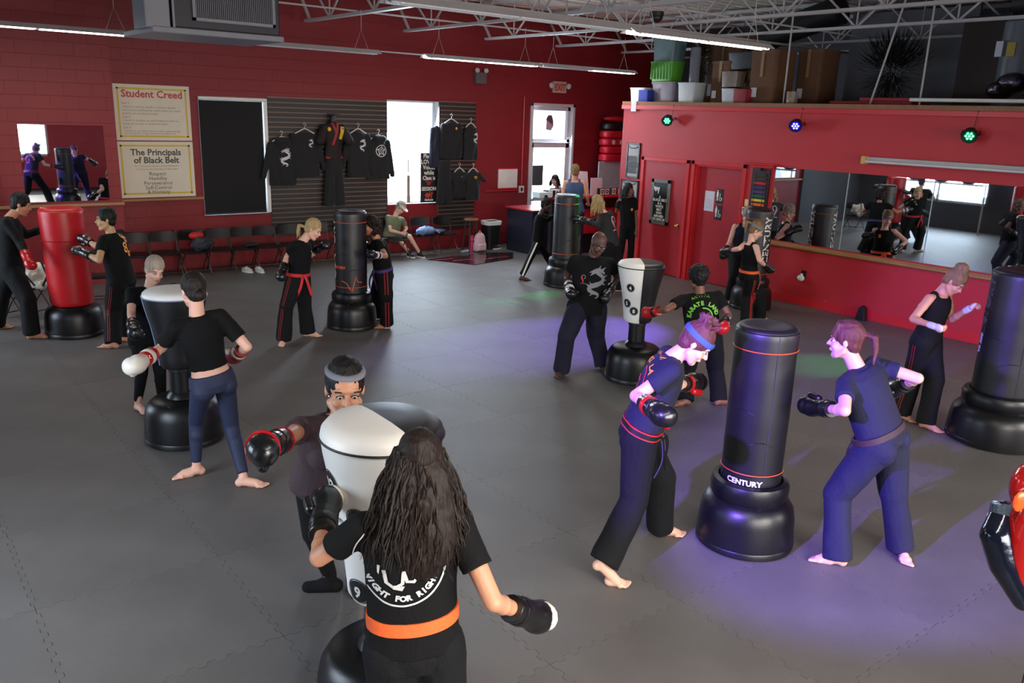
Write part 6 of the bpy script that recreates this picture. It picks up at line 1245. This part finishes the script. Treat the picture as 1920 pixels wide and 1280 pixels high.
t, J, sh, pa = person(PP[8], 'woman in a plum shirt facing the camera behind the white and black foreground bag', 'tan', 'ponylow', 'black', 'tee', PLUM, 'legg', BK, .010, gl=(GLB, GLB, None), wd=1.28, bust=1.25, hem=-.12, band=GBD, bandu=.086, bandw=.010, hk=1.17, sock=BK, toeR=(-.9, -.1), gs=1.05)
link('glove_band', B().tube([J['wrR']+unit(J['wrR']-J['elR'])*.155+(unit(np.cross(J['wrR']-J['elR'], UP))*math.cos(a)+unit(np.cross(J['wrR']-J['elR'], np.cross(J['wrR']-J['elR'], UP)))*math.sin(a))*.079 for a in np.linspace(0, 2*PI, 20)], .009, 6), GLR, t)
link('cuff_rim', B().tube([J['wrR']-unit(J['wrR']-J['elR'])*.108+(unit(np.cross(J['wrR']-J['elR'], UP))*math.cos(a)+unit(np.cross(J['wrR']-J['elR'], np.cross(J['wrR']-J['elR'], UP)))*math.sin(a))*.063 for a in np.linspace(0, 2*PI, 20)], .006, 6), GLR, t)
link('earring', B().ball(J['hd']+(-J['S']*.088-J['U']*.04)*.95, .006, 8), CHROME, t)
t, J, sh, pa = person(PP[9], 'woman with very long wavy dark hair and an orange belt, seen from behind in front', 'tan', 'longcurly', 'brown', 'tee', BK, 'gi', GI, .010, gl=(GLB, GLB, None, GLW), gR=(GLB, GLB, None, GLW), bl=ORB, hk=1.0, bkw=dict(w=.058, f=.23, tails=False), wd=1.14, hem=-.02, prints=(dict(kind='ring', m=PRW, size=.180, cz=.72, cx=-.05),), faceon=True, gs=1.05, sleeve=.62)
person(PP[10], 'girl in a black tracksuit with white stripes punching the bag by the desk', 'dark', 'topbun', 'black', 'long', BK, 'jeans', BK, hem=-.1, wd=.95, stripes=(WHITE, 'R', (0,), .03), prints=(), gs=.9)
person(PP[11], 'man in a blue sleeveless shirt standing at the front desk, seen from behind', 'tan', 'short', 'dkblonde', 'tank', NVT, 'jeans', DK, wd=1.1, hem=-.1)
person(PP[12], 'woman with long brown hair sitting behind the front desk', 'fair', 'long', 'brown', 'tee', mat('pale_shirt', (170, 150, 140), .8), 'jeans', DK)
person(PP[13], 'long-haired girl in a black shirt standing before the office wall', 'brown', 'long', 'black', 'tee', BK, 'jeans', BK, hem=-.1, hands=('R',), prints=(dict(kind='dot', m=OP, where='front', size=.03, cx=.05, cz=.6),))
person(PP[14], 'blonde woman in a dark shirt with a pink back emblem punching the desk-side bag', 'fair', 'long', 'blonde', 'long', mat('charcoal_shirt', (34, 36, 38), .88), gl=G_(GLB), wd=1.25, hem=-.2, prints=(dict(kind='emblem', m=PKP, m2=PRW, size=.12, cz=.66),), gs=.95)
person(PP[15], 'bald man in a black shirt with a large silver dragon on the chest', 'dark', 'bald', 'black', 'tee', BK, 'gi', NV, .010, gl=(GLB, GLB, None), gR=(GLB, WR, None), wd=1.3, hem=-.16, prints=(dict(kind='dragon', m=GRY, where='front', size=.24, cz=.52, cx=.02), dict(kind='emblem', m=RP, m2=GRY, where='front', size=.05, cz=.6, cx=-.12)), gs=.95, toeL=(.3, 1), toeR=(-.3, 1))
person(PP[16], 'boy in a black shirt with a lime green back print and red gloves', 'brown', 'afro', 'black', 'tee', BK, 'gi', GI, .010, gl=(GLR, GLR, GLB), gR=(GLR, GLB, GLB), wd=1.2, hem=-.14, prints=(dict(kind='karate', m=GP, size=.16, cz=.52),), toeL=(-.5, .3), toeR=(.4, -.3))
person(PP[17], 'woman in a dark tank top behind the bag beside the long mirror', 'fair', 'short', 'grey', 'tank', NV, gl=G_(GLB), prints=(dict(kind='dragon', m=PRW, size=.14, cz=.6),), wd=1.08)
person(PP[18], 'woman with blonde ponytail, grey headband and orange belt beside the mirror-end bag', 'fair', 'pony', 'dkblonde', 'tank', BK, gl=G_(GLB), bl=ORB, bkw=dict(tail_dir=(.9, -.3)), band=GBD, stripes=(mat('bright_red_stripe', (190, 44, 36), .7), 'R'), prints=(dict(kind='patch', m=OP, where='front', size=.05, cx=.06, cz=.7),), gs=.9)
t, J, sh, pa = person(PP[19], 'woman in a blue headband lunging at the violet-lit bag, black belt edged red', 'fair', 'messy', 'auburn', 'tee', NV, 'gi', GI, .010, gl=(GLB, GLB, GLR), gR=(GLB, GLB, GLR), bl=BLACK, bkw=dict(edge=RDB, tail_dir=(.9, -.4), w=.05), band=BBD, prints=(dict(kind='karate', m=OP, m2=RP, size=.15, cz=.62),), hem=-.02, gs=1.05, wd=1.1)
person(PP[20], 'woman with bangs and a ponytail punching the violet-lit bag, dark shirt tinted as if blue-lit', 'fair', 'bangs', 'auburn', 'tee', NV_LIT, 'gi', NV_LIT, .010, gl=(GLB, GLB, None), bl=BRB, bkw=dict(tail_dir=(.8, .5)), wd=1.26, bust=1.0, hem=-.02, gs=1.05, toeL=(-1, .1), toeR=(.3, .9))
t, J, sh, pa = person(PP[21], 'woman with a curly updo and wrapped hands in a black sleeveless top', 'tan', 'updo', 'dkblonde', 'tank', BK, hands=('L', 'R'), stripes=(DR, 'R'), prints=(dict(kind='patch', m=OP, where='front', size=.07, cx=.07, cz=.62),), bl=None, hem=-.08, wd=1.08)
for k in 'LR': d = unit(J['wr'+k]-J['el'+k]); link('hand_wrap', B().cap(J['wr'+k]-d*.04, J['wr'+k]+d*.015, .034, .034, 12).cap(J['wr'+k]+d*.055, J['wr'+k]+d*.072, .040, .040, 12, flat=J['f'], fl=.6), WR, t, smooth=60)
